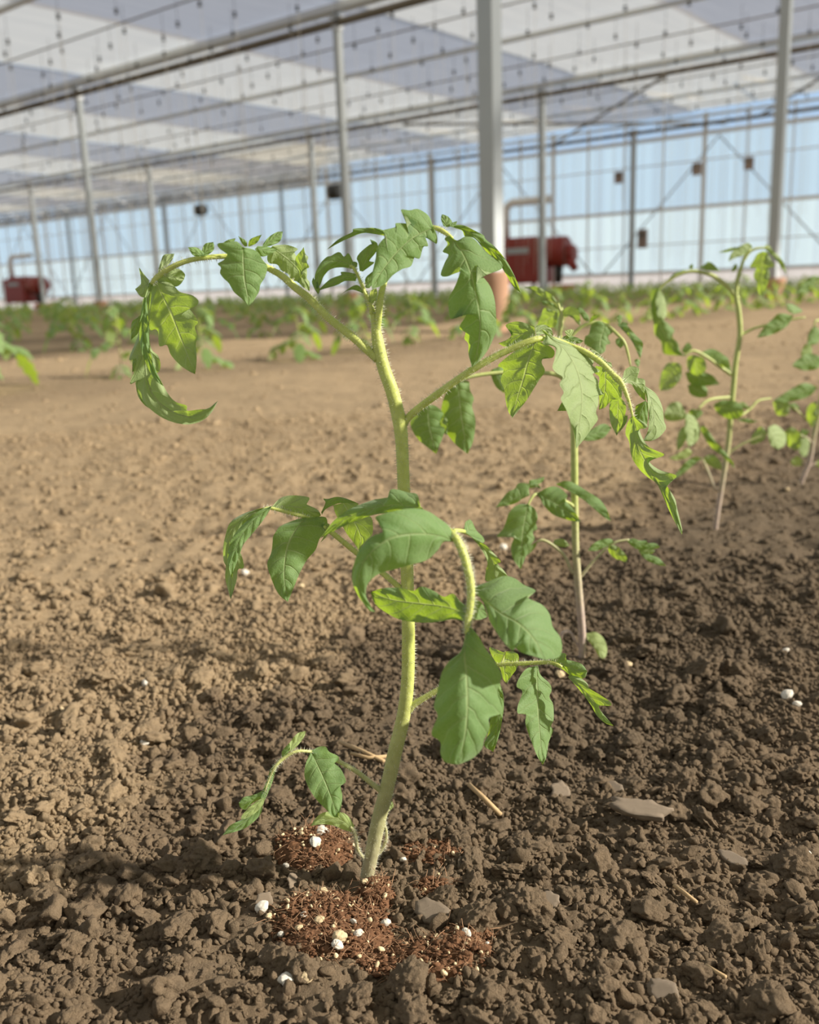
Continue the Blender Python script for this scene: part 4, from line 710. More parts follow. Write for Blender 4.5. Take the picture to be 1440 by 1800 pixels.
def plant3():
    Y = .895; org = BASES[2]; t = empty('tomato_plant', org); tag(t, 'third tomato seedling at the right, arching leaf reaching left above the soil', 'tomato plant', 'tomato seedlings of the front row')
    Q = (0, 0, 1)
    tube_obj('stem', [(1257, 950, 8, 0), (1258, 930, 8, 0), (1264, 884, 9, 0), (1273, 829, 9, 0), (1281, 773, 9, 0), (1284, 738, 9, 0), (1288, 696, 9, 0), (1293, 640, 9, 0), (1301, 588, 9, 0), (1298, 543, 9, 0), (1294, 521, 8, 0), (1296, 494, 7, 0), (1303, 470, 6, 0), (1310, 450, 4, 0), (1320, 437, 3, 0)], Y, 'stem2', t, org, n=70)
    def lf(pts, tr, nm='leaf'): return tube_obj(nm, pts, Y, 'stem2', t, org, tr, n=36, k=8)[0]
    G = T14; K = dict(Y=Y, org=org)
    a = lf([(850, 210, 20, 0), (890, 150, 20, 0), (950, 120, 18, 0), (1040, 115, 12, 0)], G)
    S2(a, G, (915, 110), (722, 222), [(880, 75), (830, 95), (790, 115), (745, 160)], [(880, 140), (840, 175), (780, 195)], dy=(0, -.01), tilt=-.4, under=True, **K)
    S2(a, G, (850, 110), (645, 152), [(770, 112), (700, 130)], [(780, 130), (710, 150)], dy=(0, .01), tilt=.2, **K)
    S2(a, G, (990, 145), (990, 502), [(950, 165), (930, 200), (893, 268), (948, 262), (922, 335), (948, 400), (962, 470)], [(1030, 150), (1050, 190), (1088, 262), (1042, 270), (1052, 340), (1032, 410), (1012, 480)], dy=(-.004, -.01), tilt=-.55, k=(.1, .1), under=True, n=44, m=5, **K)
    S2(a, G, (1000, 115), (1178, 325), [(1035, 90), (1090, 150), (1140, 200), (1172, 260)], [(1040, 150), (1100, 210), (1150, 270)], dy=(0, -.004), tilt=-.5, under=True, **K)
    S2(a, G, (790, 240), (758, 310), [(770, 250), (750, 290)], [(790, 280)], dy=(0, 0), n=16, **K)
    b = lf([(800, 520, 34, 0), (770, 485, 34, 0), (710, 415, 32, 0), (620, 348, 30, 0), (520, 310, 28, 0), (420, 302, 26, 0), (320, 332, 24, 0), (240, 382, 22, 0), (180, 432, 20, 0), (160, 470, 10, 0)], G)
    S2(b, G, (662, 302), (488, 268), [(600, 240), (562, 225), (530, 250)], [(600, 298), (540, 290)], dy=(0, 0), **K)
    S2(b, G, (370, 320), (255, 352), [(380, 288), (310, 310)], [(340, 330), (300, 345)], dy=(0, 0), **K)
    S2(b, G, (430, 290), (440, 240), [(410, 265)], [(445, 265)], dy=(0, 0), n=14, **K)
    S2(b, G, (180, 430), (385, 972), [(120, 460), (110, 600), (130, 700), (140, 800), (190, 860), (210, 950), (300, 965)], [(175, 500), (175, 640), (250, 720), (295, 765), (280, 820), (325, 870), (340, 930)], dy=(-.006, -.02), tilt=-.2, n=60, m=5, mid=[(180, 430), (145, 560), (170, 680), (220, 800), (290, 900), (385, 972)], **K)
    S2(b, G, (185, 440), (205, 692), [(150, 500), (160, 640)], [(225, 540), (235, 640)], dy=(-.01, -.012), tilt=.8, under=True, **K)
    S2(b, G, (130, 600), (62, 665), [(90, 590)], [(130, 660), (100, 685)], dy=(0, 0), tilt=.9, under=True, mat='cot', n=16, **K)
    c = lf([(745, 1120, 30, 0), (640, 1045, 26, -.004), (560, 985, 24, -.01), (450, 930, 22, -.014), (370, 965, 16, -.016)], G)
    S2(c, G, (505, 940), (748, 1098), [(600, 915), (690, 965), (725, 1000)], [(590, 990), (670, 1050)], dy=(-.01, -.004), tilt=-.4, **K)
    S2(c, G, (450, 960), (480, 1135), [(400, 985), (405, 1080)], [(530, 990), (545, 1080)], dy=(-.012, -.014), tilt=-.8, under=True, **K)
    S2(c, G, (330, 1025), (185, 1248), [(240, 1030), (190, 1120), (178, 1200)], [(352, 1060), (345, 1150), (270, 1230)], dy=(-.016, -.018), tilt=-.8, under=True, **K)
    S2(c, G, (440, 900), (350, 930), [(400, 865)], [(390, 950)], dy=(-.014, -.014), n=16, **K)
    S2(c, G, (380, 1100), (655, 1195), [(480, 1090), (590, 1120)], [(420, 1190), (520, 1210)], dy=(.0, .0), **K)
    S2(c, G, (400, 1200), (560, 1290), [(480, 1190), (550, 1220)], [(420, 1270), (490, 1300)], dy=(.004, .004), tilt=.5, **K)
    G = T15
    d = lf([(745, 260, 24, 0), (690, 265, 22, -.004), (600, 275, 22, -.01), (540, 300, 22, -.014), (490, 350, 16, -.018)], G)
    S2(d, G, (605, 320), (845, 385), [(680, 285), (780, 295), (830, 335)], [(640, 390), (720, 432), (800, 430)], dy=(-.01, -.02), tilt=.1, k=(.2, .2), **K)
    S2(d, G, (395, 385), (410, 655), [(380, 450), (385, 580)], [(455, 420), (502, 520), (475, 610)], dy=(-.02, -.024), tilt=.8, under=True, **K)
    S2(d, G, (390, 400), (212, 395), [(340, 305), (260, 315)], [(385, 430), (290, 452), (225, 440)], dy=(-.02, -.024), tilt=-.8, under=True, **K)
    S2(d, G, (385, 480), (318, 690), [(330, 540), (315, 630)], [(395, 560), (365, 640)], dy=(-.018, -.018), tilt=-.8, under=True, **K)
    S2(d, G, (500, 360), (470, 440), [(420, 360), (420, 410)], [(520, 390)], dy=(-.014, -.014), n=18, **K)
    S2(d, G, (505, 490), (772, 825), [(545, 500), (620, 610), (700, 700), (760, 780)], [(520, 560), (600, 670), (680, 730)], dy=(-.018, -.024), tilt=-.3, **K)
    e_ = lf([(635, 1000, 26, 0), (610, 975, 26, 0), (565, 860, 22, 0), (520, 755, 18, 0)], G)
    S2(e_, G, (520, 740), (668, 838), [(600, 715), (665, 780)], [(555, 790), (620, 825)], dy=(0, 0), tilt=-.8, under=True, **K)
    S2(e_, G, (520, 745), (275, 915), [(450, 735), (370, 790)], [(470, 780), (360, 870)], dy=(0, -.004), tilt=.3, **K)
    S2(e_, G, (440, 700), (250, 745), [(400, 665), (320, 710)], [(400, 740), (310, 760)], dy=(0, -.004), tilt=.7, mat='cot', **K)
    f = lf([(815, 800, 26, 0), (850, 790, 24, 0), (920, 755, 20, 0), (1010, 730, 18, 0), (1240, 680, 16, 0), (1330, 665, 12, 0)], T14)
    S2(f, T14, (1240, 650), (948, 828), [(1130, 635), (1070, 680), (1000, 750)], [(1190, 730), (1110, 785), (1020, 815)], dy=(-.004, -.01), tilt=-.1, n=36, **K)
    S2(f, T14, (1240, 640), (1180, 560), [(1190, 610)], [(1310, 615), (1230, 560)], dy=(0, 0), tilt=.7, n=20, **K)
    g = lf([(720, 720, 22, 0), (745, 690, 22, 0), (820, 640, 20, 0), (905, 600, 18, 0), (1010, 560, 12, 0)], G)
    S2(g, G, (1030, 540), (898, 635), [(980, 495), (915, 560)], [(1000, 600), (940, 630)], dy=(0, 0), tilt=-.8, under=True, **K)
    S2(g, G, (1035, 500), (1115, 675), [(1035, 560), (1060, 640)], [(1100, 480), (1175, 550), (1170, 640)], dy=(0, 0), tilt=.8, under=True, **K)
    h = lf([(760, 420, 18, 0), (830, 400, 18, .004), (900, 350, 18, .01), (960, 290, 18, .014), (1060, 270, 12, .02)], G)
    S2(h, G, (790, 320), (905, 355), [(840, 300)], [(850, 350)], dy=(.0, .0), tilt=-.5, under=True, n=20, **K)
    S2(h, G, (790, 445), (960, 455), [(860, 430)], [(880, 465)], dy=(-.004, -.004), tilt=.4, n=20, **K)
    return t
def plant4():
    Y = 1.091; org = BASES[3]; t = empty('tomato_plant', org); tag(t, 'fourth tomato seedling cut by the right edge of the view', 'tomato plant', 'tomato seedlings of the front row')
    Q = (0, 0, 1); K = dict(Y=Y, org=org)
    tube_obj('stem', [(1407, 866, 7, 0), (1408, 853, 7, 0), (1415, 831, 8, 0), (1424, 809, 8, 0), (1431, 764, 8, 0), (1440, 724, 8, 0), (1450, 660, 7, 0), (1455, 590, 6, 0), (1458, 520, 5, 0), (1462, 470, 3, 0)], Y, 'stem2', t, org, n=50)
    def lf(pts, tr, nm='leaf'): return tube_obj(nm, pts, Y, 'stem2', t, org, tr, n=30, k=8)[0]
    G = T15
    a = lf([(1420, 450, 20, 0), (1380, 470, 18, 0), (1280, 380, 16, -.01), (1240, 340, 12, -.012)], G)
    S2(a, G, (1290, 350), (1195, 320), [(1250, 310)], [(1250, 370)], dy=(-.01, -.01), tilt=.7, n=18, **K)
    S2(a, G, (1430, 180), (1075, 290), [(1320, 150), (1200, 210)], [(1370, 250), (1250, 290), (1150, 300)], dy=(-.02, -.03), **K)
    S2(a, G, (1150, 270), (1150, 412), [(1080, 290), (1100, 390)], [(1200, 300), (1200, 390)], dy=(-.02, -.02), tilt=-.5, under=True, **K)
    S2(a, G, (1420, 290), (1380, 500), [(1350, 340), (1345, 430)], [(1430, 400), (1410, 470)], dy=(-.01, -.01), tilt=-.6, under=True, **K)
    b = lf([(1390, 640, 20, 0), (1350, 590, 18, -.004), (1290, 560, 16, -.008), (1190, 530, 12, -.012)], G)
    S2(b, G, (1180, 520), (1262, 685), [(1165, 580), (1200, 650)], [(1230, 500), (1300, 560), (1295, 640)], dy=(-.012, -.012), tilt=-.8, under=True, **K)
    S2(b, G, (1290, 550), (1365, 530), [(1310, 515)], [(1330, 570)], dy=(-.008, -.008), tilt=-.6, n=18, **K)
    S2(b, G, (1340, 575), (1310, 735), [(1290, 610), (1285, 700)], [(1365, 620), (1345, 720)], dy=(-.012, -.012), tilt=.8, under=True, **K)
    c = lf([(1365, 800, 20, 0), (1330, 790, 18, 0), (1300, 775, 14, 0)], G, 'seed_leaf')
    S2(c, G, (1325, 775), (1215, 765), [(1270, 725)], [(1290, 805), (1230, 800)], dy=(0, 0), tilt=.4, mat='cot', n=20, name='blade', **K)
    d = lf([(1365, 810, 20, 0), (1400, 790, 18, 0), (1420, 785, 14, 0)], G, 'seed_leaf')
    S2(d, G, (1395, 790), (1500, 800), [(1440, 760)], [(1440, 815)], dy=(0, 0), tilt=.4, mat='cot', n=20, name='blade', **K)
    G = T14
    e_ = lf([(1480, 700, 20, 0), (1420, 690, 16, -.01), (1400, 730, 14, -.012)], G)
    S2(e_, G, (1410, 730), (1350, 885), [(1375, 760), (1350, 830)], [(1450, 780), (1430, 870)], dy=(-.012, -.02), **K)
    S2(e_, G, (1380, 880), (1300, 985), [(1330, 880), (1300, 940)], [(1385, 940), (1360, 985)], dy=(-.01, -.01), tilt=.8, under=True, **K)
    S2(e_, G, (1470, 990), (1225, 1050), [(1370, 950), (1270, 1000)], [(1430, 1070), (1320, 1085)], dy=(-.02, -.03), tilt=-.1, **K)
    f = lf([(1520, 560, 20, 0), (1490, 420, 18, 0), (1440, 350, 14, 0)], G)
    S2(f, G, (1450, 345), (1240, 488), [(1380, 340), (1300, 410)], [(1390, 400), (1320, 460)], dy=(0, -.01), tilt=-.2, **K)
    return t
plant2(); plant3(); plant4()

#=== SEEDLINGS OF THE ROWS BEHIND ===
def gen_seedling(seed, hi):
    rs = random.Random(seed); Hh = rs.uniform(.19, .24); lean = rs.uniform(-.03, .03); stem = MB(); leaves = []
    pts = [(lean * t * t + .004 * math.sin(t * 5 + seed), .01 * math.sin(t * 3 + seed * 2) * t, -.02 + (Hh + .02) * t) for t in np.linspace(0, 1, 8)]
    stem.tube(pts, np.linspace(.0032, .0014, 8), 8 if hi else 5)
    ang = rs.uniform(0, 6)
    def blade(mb, o, d, L, W, droop):
        d = Vector(d).normalized(); side = d.cross(Vector((0, 0, 1))).normalized(); n = 9 if hi else 6
        rows = []
        for i in range(n):
            t = i / (n - 1); c = Vector(o) + d * L * (t - .25 * droop * t * t) + Vector((0, 0, -droop * L * t * t))
            w_ = W * (math.sin(math.pi * t ** .75) ** .8 if 0 < t < 1 else 0.0) * (1 + .22 * ((i % 2) * 2 - 1)) + .0002
            rows += [c - side * w_ + Vector((0, 0, -.25 * w_)), c, c + side * w_ + Vector((0, 0, -.25 * w_))]
        Q = [[i * 3 + j, i * 3 + j + 1, i * 3 + j + 4, i * 3 + j + 3] for i in range(n - 1) for j in range(2)]
        mb.append((rows, Q))
    for k in range(6):
        t = .22 + .78 * k / 5; ix = t * 7; i0 = min(6, int(ix)); p = Vector(pts[i0]).lerp(Vector(pts[i0 + 1]), ix - i0)
        ang += 2.3 + rs.uniform(-.3, .3); L = (.045 + .05 * math.sin(math.pi * min(1, .2 + t * .7))) * rs.uniform(.85, 1.15)
        d = Vector((math.cos(ang), math.sin(ang), 0)); pet = [p + d * (L * s) + Vector((0, 0, L * (.7 * s - .95 * s * s))) for s in np.linspace(0, 1, 6)]
        st = MB(); st.tube([v[:] for v in pet], np.linspace(.0014, .0007, 6), 6 if hi else 4); bl = []
        blade(bl, pet[-1], (pet[-1] - pet[-2]) + Vector((0, 0, -.004)), L * .75, L * .25, .5)
        for s in ((2, 1, .5), (4, 1, .55), (2, -1, .5), (4, -1, .55)):
            sd_ = d.cross(Vector((0, 0, 1))) * s[1]; blade(bl, pet[s[0]], sd_ + d * .45 + Vector((0, 0, .1)), L * s[2] * 1.15, L * .19, .7)
        leaves.append((st, bl))
    return stem, leaves
def arrays(parts):
    V = []; Fq = []; mi = []; n = 0
    for v, q, m_ in parts:
        v = np.array([tuple(x) for x in v]); V.append(v); Fq.append(np.array(q) + n); mi += [m_] * len(q); n += len(v)
    return np.vstack(V), np.vstack(Fq), mi
def st_arr(st): return np.vstack(st.V), np.vstack([np.asarray(f) for f in st.F])
def quad_me(name, parts, mats):
    V, Q, mi = arrays(parts); uv = np.tile([.2, .35], (len(V), 1))
    bm = bmesh.new(); vv = [bm.verts.new(v) for v in V]
    for q, m_ in zip(Q, mi):
        ids = list(dict.fromkeys(int(i) for i in q))
        if len(ids) > 2:
            f = bm.faces.new([vv[i] for i in ids]); f.smooth = True; f.material_index = m_
    uvl = bm.loops.layers.uv.new('UVMap')
    for f in bm.faces:
        for l in f.loops: l[uvl].uv = (.2, .35)
    me = bpy.data.meshes.new(name); bm.to_mesh(me); bm.free()
    for m_ in mats: me.materials.append(m_)
    return me
vis = []
for k in range(14):
    a = 2.6 + 1.6 * k
    for j in range(64):
        P = .55 + .40 * j + (.13 * (k * 7 % 3)); aa = a + random.uniform(-.03, .03); P += random.uniform(-.03, .03)
        if P > 24.2: continue
        q = AP(aa, P); x, y, z = proj(q)
        if P > 22.3 and (12 < a < 15.8 or 37.5 < a < 42.5): continue
        if z > .5 and -25 < x < 1465: vis.append((z, aa, P, x))
vis.sort(); protos = []; single = []
for s in range(4):
    stem, lv = gen_seedling(s + 5, True); root = empty('tomato_plant'); protos.append(root)
    v, q = st_arr(stem); link('stem', quad_me('stem', [(v, q, 0)], [M['stem2']]), root)
    for st, bl in lv:
        v, q = st_arr(st); link('leaf', quad_me('leaf', [(v, q, 0)] + [(r, qq, 1) for r, qq in bl], [M['stem2'], M['leaf']]), root)
    stem, lv = gen_seedling(s + 5, False); parts = []
    v, q = st_arr(stem); parts.append((v, q, 0))
    for st, bl in lv:
        v, q = st_arr(st); parts.append((v, q, 0)); parts += [(r, qq, 1) for r, qq in bl]
    single.append(quad_me('tomato_plant', parts, [M['stem2'], M['leaf']]))
used = [False] * 4; rest_ = []
def place_lab(i, z, a, P, x):
    rown = int(round((a - 2.6) / 1.6)); rn = ['first', 'second', 'third', 'fourth', 'fifth', 'sixth', 'seventh', 'eighth', 'ninth', 'tenth', 'eleventh', 'twelfth', 'thirteenth', 'fourteenth'][rown]
    sx_ = ['at the left edge', 'left of the left tall column', 'below the arching left leaf', 'left of the front seedling', 'between the front seedling and the thick column', 'right of the thick column', 'at the far right'][int(np.searchsorted([90, 180, 360, 640, 870, 1130], x))]
    return 'blurred green seedling in the %s row behind, %s' % (rn, sx_)
for i, (z, a, P, x) in enumerate(vis):
    rz = random.uniform(0, 6.28); sc_ = random.uniform(.85, 1.12); loc = AP(a, P); loc[2] = float(terrain(loc[0], loc[1]))
    if i < 300:
        lab = place_lab(i, z, a, P, x)
        if i < 28:
            k = i % 4; o = protos[k] if not used[k] else copy_tree(protos[k]); used[k] = True
        else: o = link('tomato_plant', single[i % 4])
        o.location = loc; o.rotation_euler = (random.uniform(-.1, .1), random.uniform(-.1, .1), rz); o.scale = (sc_,) * 3
        tag(o, lab, 'tomato plant', 'seedlings: ' + lab.split('seedling in ')[1])
    else: rest_.append((i % 4, loc, rz, sc_))
if rest_:
    bmj = bmesh.new()
    Vs = []; Fs = []
    for k, loc, rz, sc_ in rest_:
        mt = Matrix.Translation(Vector(loc)) @ Matrix.Rotation(rz, 4, 'Z') @ Matrix.Scale(sc_, 4)
        n0 = len(bmj.verts); bmj.from_mesh(single[k]); bmj.verts.ensure_lookup_table()
        for v in bmj.verts[n0:]: v.co = mt @ v.co
    me = bpy.data.meshes.new('distant_seedlings'); bmj.to_mesh(me); bmj.free(); me.materials.append(M['stem2']); me.materials.append(M['leaf'])
    tag(link('distant_seedlings', me), 'green band of distant seedlings near the end wall', 'tomato plants', kind='stuff')

#=== SOIL CRUMBS AND CLODS ===
def ico(sub):
    bm = bmesh.new(); bmesh.ops.create_icosphere(bm, subdivisions=sub, radius=1); V = np.array([v.co[:] for v in bm.verts]); Fq = np.array([[v.index for v in f.verts] for f in bm.faces]); bm.free(); return V, Fq
def clod_variant(sub, seed, ang=.8, rough=.24):
    V, Fq = ico(sub); g = np.random.default_rng(seed); d = V / np.linalg.norm(V, axis=1)[:, None]
    npl = 14; nn = g.normal(size=(npl, 3)); nn /= np.linalg.norm(nn, axis=1)[:, None]; hh = g.uniform(.62, 1.0, npl)
    dots = np.maximum(d @ nn.T, 1e-3); rad = np.minimum((hh / dots).min(1), 1.25); rad = ang * rad + (1 - ang) * .9
    off = g.uniform(0, 50, 3)
    if sub >= 3:
        add = np.array([mn.fractal(Vector(p * 2.0 + off), .9, 2.1, 5 if sub > 3 else 3) for p in d]); rad = rad + rough * add
        if sub > 3: rad += .05 * np.array([mn.noise(Vector(p * 11 + off)) for p in d])
    else: rad = rad + g.normal(0, .07, len(rad))
    W = d * rad[:, None] * np.array([1, g.uniform(.55, 1), g.uniform(.4, .8)]); return W, Fq
def rotm(n):
    q = rng.normal(size=(n, 4)); q /= np.linalg.norm(q, axis=1)[:, None]; w_, x, y, z = q.T
    return np.stack([1 - 2 * (y * y + z * z), 2 * (x * y - z * w_), 2 * (x * z + y * w_), 2 * (x * y + z * w_), 1 - 2 * (x * x + z * z), 2 * (y * z - x * w_), 2 * (x * z - y * w_), 2 * (y * z + x * w_), 1 - 2 * (x * x + y * y)], 1).reshape(n, 3, 3)
PEAT = [(553, 1497, 72, 42, .006), (585, 1632, 112, 72, .005), (745, 1690, 125, 42, .003), (660, 1578, 34, 30, .006), (762, 1560, 34, 20, .002), (760, 1500, 60, 26, .0015), (820, 1655, 55, 26, .002)]
def in_peat(x, y, z):
    """peat ellipses, tested on the ground from where they lie"""
    m_ = np.zeros(len(x), bool)
    for cx, cy, rx, ry, h in PEAT:
        c = gr(cx, cy); ex = gr(cx + rx, cy) - c; ey = gr(cx, cy + ry) - c; A = np.linalg.inv(np.array([[ex[0], ey[0]], [ex[1], ey[1]]]))
        uv = A @ np.stack([x - c[0], y - c[1]]); m_ |= (uv ** 2).sum(0) < .95
    return m_
def scatter(name, n, r0, r1, med, sig, mx, variants, half=29, sink=.15, seed=1, label='', exclude=True, mat=None):
    g = np.random.default_rng(seed); r = np.sqrt(g.uniform(r0 ** 2, r1 ** 2, n)); th = np.radians(g.uniform(-half, half, n)); x = r * np.sin(th); y = r * np.cos(th)
    cl = pn(x * 9 + 5, y * 9); keep = g.uniform(size=n) < np.clip(.8 + cl * 1.2, .5, 1); x, y = x[keep], y[keep]
    if exclude:
        pk = in_peat(x, y, 0) & (g.uniform(size=len(x)) < .65); ok = ~pk
        for b in BASES: ok &= np.hypot(x - b[0], y - b[1]) > .006
        x, y = x[ok], y[ok]
    n = len(x); s = np.minimum(g.lognormal(math.log(med), sig, n), mx); z = terrain(x, y) + s * sink
    R = rotm(n); vi = g.integers(0, len(variants), n); Vs = []; Fs = []; off = 0
    for k, (V, Fq) in enumerate(variants):
        ix = np.where(vi == k)[0]
        if not len(ix): continue
        W = np.einsum('nij,vj->nvi', R[ix], V) * s[ix][:, None, None] + np.stack([x[ix], y[ix], z[ix]], 1)[:, None]
        Vs.append(W.reshape(-1, 3)); Fs.append((Fq[None] + (np.arange(len(ix)) * len(V))[:, None, None] + off).reshape(-1, 3)); off += W.shape[0] * W.shape[1]
    o = link(name, mesh_np(name, np.vstack(Vs), np.vstack(Fs), mat or M['soil'])); return tag(o, label, 'soil', kind='stuff')
v2 = [clod_variant(2, 100 + i) for i in range(14)]; v3 = [clod_variant(3, 200 + i) for i in range(14)]; v1 = [clod_variant(1, 50 + i) for i in range(6)]
scatter('soil_crumbs', 70000, .17, .75, .00115, .45, .003, v2, seed=3, label='fine brown soil crumbs covering the nearest ground')
scatter('soil_crumbs', 11000, .17, .85, .0026, .35, .006, v3, seed=4, label='pea-sized soil crumbs covering the nearest ground')
scatter('soil_crumbs', 40000, .7, 1.9, .0016, .6, .009, v2, sink=-.1, seed=5, label='soil crumbs on the ground behind the front seedlings')
scatter('soil_crumbs', 13000, 1.8, 5.5, .0032, .65, .02, v1, sink=-.2, seed=6, label='distant dry soil crumbs toward the rows behind')
big = [mesh_np('clod', *clod_variant(5 if i < 8 else 4, 300 + i, .75, .3), M['soil']) for i in range(18)]
GC = 'loose soil clods around the front seedlings'
def put_clod(me, x, y, s, z=None, label=None, sc3=(1, 1, 1), rot=None, group=None, name='soil_clod', cat='clod'):
    o = link(name, me); o.scale = (s * sc3[0], s * sc3[1], s * sc3[2]); o.rotation_euler = rot or (random.uniform(-.5, .5), random.uniform(-.5, .5), random.uniform(0, 6.28))
    o.location = (x, y, (float(terrain(x, y)) + s * sc3[2] * .28) if z is None else z); tag(o, label, cat, group); return o
NAMED = [(560, 1528, 24, 'rough grey-brown clod between the peat and the stem foot'), (1095, 1635, 52, 'big rounded clod on the lower right ground'), (930, 1600, 40, 'clod right of the peat near the bottom'), (895, 1520, 40, 'clod right of the stem foot'), (850, 1380, 34, 'clod under the big hanging front leaf'), (1150, 1540, 30, 'clod halfway along the lower right ground'), (1262, 1225, 42, 'lumpy clod at the right below the second seedling'), (1155, 1070, 34, 'dark round clod right of the second seedling'), (285, 1330, 26, 'brown clod in the lower left where dry meets moist soil'), (258, 1275, 30, 'pale dry clod at the left beside a white grain'), (130, 1275, 34, 'pale dry clod near the left edge'), (360, 1480, 26, 'clod left of the hanging lower leaf'), (860, 1750, 44, 'crumbly clod at the bottom centre'), (620, 1750, 46, 'wide clod at the bottom below the peat'), (1060, 1740, 38, 'clod at the bottom right of centre'), (1330, 1650, 40, 'clod near the lower right corner'), (1240, 1420, 46, 'flat-topped clod right of centre'), (1200, 1300, 34, 'clod right of the narrow hanging leaf'), (960, 1440, 34, 'clod below the narrow hanging leaf'), (1050, 1480, 34, 'clod between the narrow leaf and the lower right clods'), (680, 1180, 24, 'upright clod left of the stem behind it'), (600, 1130, 22, 'dark clod left of the stem, farther back')]
taken = []
for i, (px, py, w_, lab) in enumerate(NAMED):
    g = gr(px, py + w_ * .4); z_ = proj(g)[2]; s = w_ * z_ / F * .95; put_clod(big[i % 8], g[0], g[1], s * .8, label=lab); taken.append((g[0], g[1], s))
rs = random.Random(21); cnt = 0
while cnt < 270:
    px = rs.uniform(-20, 1460); py = 1800 - 800 * rs.random() ** 1.1 + 20; g = gr(px, py); z_ = proj(g)[2]
    s = rs.uniform(.0035, .0085) * (1 if g[1] < .5 else 1.3)
    if in_peat(np.array([g[0]]), np.array([g[1]]), 0)[0] or any(math.hypot(g[0] - b[0], g[1] - b[1]) < .014 + s for b in BASES): continue
    if any(math.hypot(g[0] - t_[0], g[1] - t_[1]) < (s + t_[2]) * .6 for t_ in taken): continue
    wet_ = g @ D1 < .40 + .1 * (g @ D2)
    if not wet_ and rs.random() < .45: continue
    where = 'on the moist strip ' if wet_ else 'on the dry pale soil '
    if py > 1560: wh2 = ['in the bottom left', 'left of the peat', 'below the stem foot', 'right of the peat', 'in the bottom right'][int(np.searchsorted([240, 470, 860, 1150], px))]
    elif py > 1250: wh2 = ['at the left edge', 'left of the lowest leaf', 'around the front stem', 'right of the hanging front leaf', 'at the right edge'][int(np.searchsorted([200, 480, 860, 1200], px))]
    else: wh2 = ['far left behind', 'left of the middle leaves', 'behind the front stem', 'around the second seedling', 'at the far right behind'][int(np.searchsorted([220, 560, 900, 1200], px))]
    size_ = 'small ' if s * F / z_ < 17 else 'medium ' if s * F / z_ < 25 else 'large '; where = size_ + 'loose clod ' + where; lab = where + wh2 + (', nearer the camera' if (px * 7 + py) % 2 < 0 else '')
    put_clod(big[cnt % 18], g[0], g[1], s, label=lab, group=where + wh2); taken.append((g[0], g[1], s)); cnt += 1
# smeared flat flakes of clay
def flake(px, py, w_, h_, rz, tiltx, lab, sd):
    g = gr(px, py + h_ * .5); z_ = proj(g)[2]; s = w_ * .5 * z_ / F; rr = random.Random(sd); n = 15; bm = bmesh.new()
    rad = [1 * rr.uniform(.72, 1.08) for _ in range(n)]; asp = min(1.0, max(.35, h_ / w_ * 1.1)); th = .22
    rings = []
    for zz, f in ((0, .9), (th * .5, 1.0), (th, .93)): rings.append([bm.verts.new((math.cos(6.283 * i / n) * rad[i] * f, math.sin(6.283 * i / n) * rad[i] * f * asp, zz)) for i in range(n)])
    ct = bm.verts.new((0, 0, th * 1.0)); cb = bm.verts.new((0, 0, 0))
    for i in range(n):
        j = (i + 1) % n
        for a_, b_ in ((0, 1), (1, 2)): bm.faces.new((rings[a_][i], rings[a_][j], rings[b_][j], rings[b_][i]))
        bm.faces.new((rings[2][i], rings[2][j], ct)); bm.faces.new((rings[0][j], rings[0][i], cb))
    bmesh.ops.subdivide_edges(bm, edges=bm.edges[:], cuts=2, use_grid_fill=True)
    for v in bm.verts: v.co += Vector((mn.noise(v.co * 6 + Vector((sd, 0, 0))), mn.noise(v.co * 6 + Vector((0, sd, 0))), mn.noise(v.co * 5 + Vector((0, 0, sd))) * (.6 if v.co.z < th * .8 else .25))) * .05
    bmesh.ops.recalc_face_normals(bm, faces=bm.faces[:]); bmesh.ops.triangulate(bm, faces=bm.faces[:])
    for f in bm.faces: f.smooth = True
    me = bpy.data.meshes.new('clay_flake'); bm.to_mesh(me); bm.free(); me.materials.append(M['flake'])
    o = link('clay_flake', me); o.scale = (s, s, s); o.location = (g[0], g[1], float(terrain(g[0], g[1])) + .3 * s); o.rotation_euler = (tiltx, random.uniform(-.15, .15), rz); tag(o, lab, 'clay flake')
for k, a_ in enumerate([(480, 1672, 52, 40, .2, .9, 'smooth dark grey flake at the lower left of the peat'), (1168, 1727, 62, 52, -.3, .9, 'dark smooth angular flake near the bottom right'), (515, 1540, 32, 44, 1.2, 1.1, 'upright grey flake left of the clod beside the stem foot'), (760, 1592, 72, 44, -.5, .5, 'smeared flat slab right of the stem foot'), (966, 1580, 46, 30, -.4, .6, 'thin smeared flake at lower centre right'), (1125, 1420, 120, 40, -.25, .4, 'long flat smeared slab on the right ground'), (985, 1372, 40, 40, .2, .8, 'pinkish smooth flake right below the narrow hanging leaf'), (1080, 1372, 40, 24, -.6, .5, 'small curved flake above the long slab'), (465, 1582, 36, 36, .4, 1., 'grey flake at the left of the peat'), (1290, 1490, 60, 26, -.7, .4, 'narrow tilted flake at the right'), (812, 1512, 26, 30, .9, .9, 'small upright flake between stem foot and slab')]): flake(*a_, k + 3)

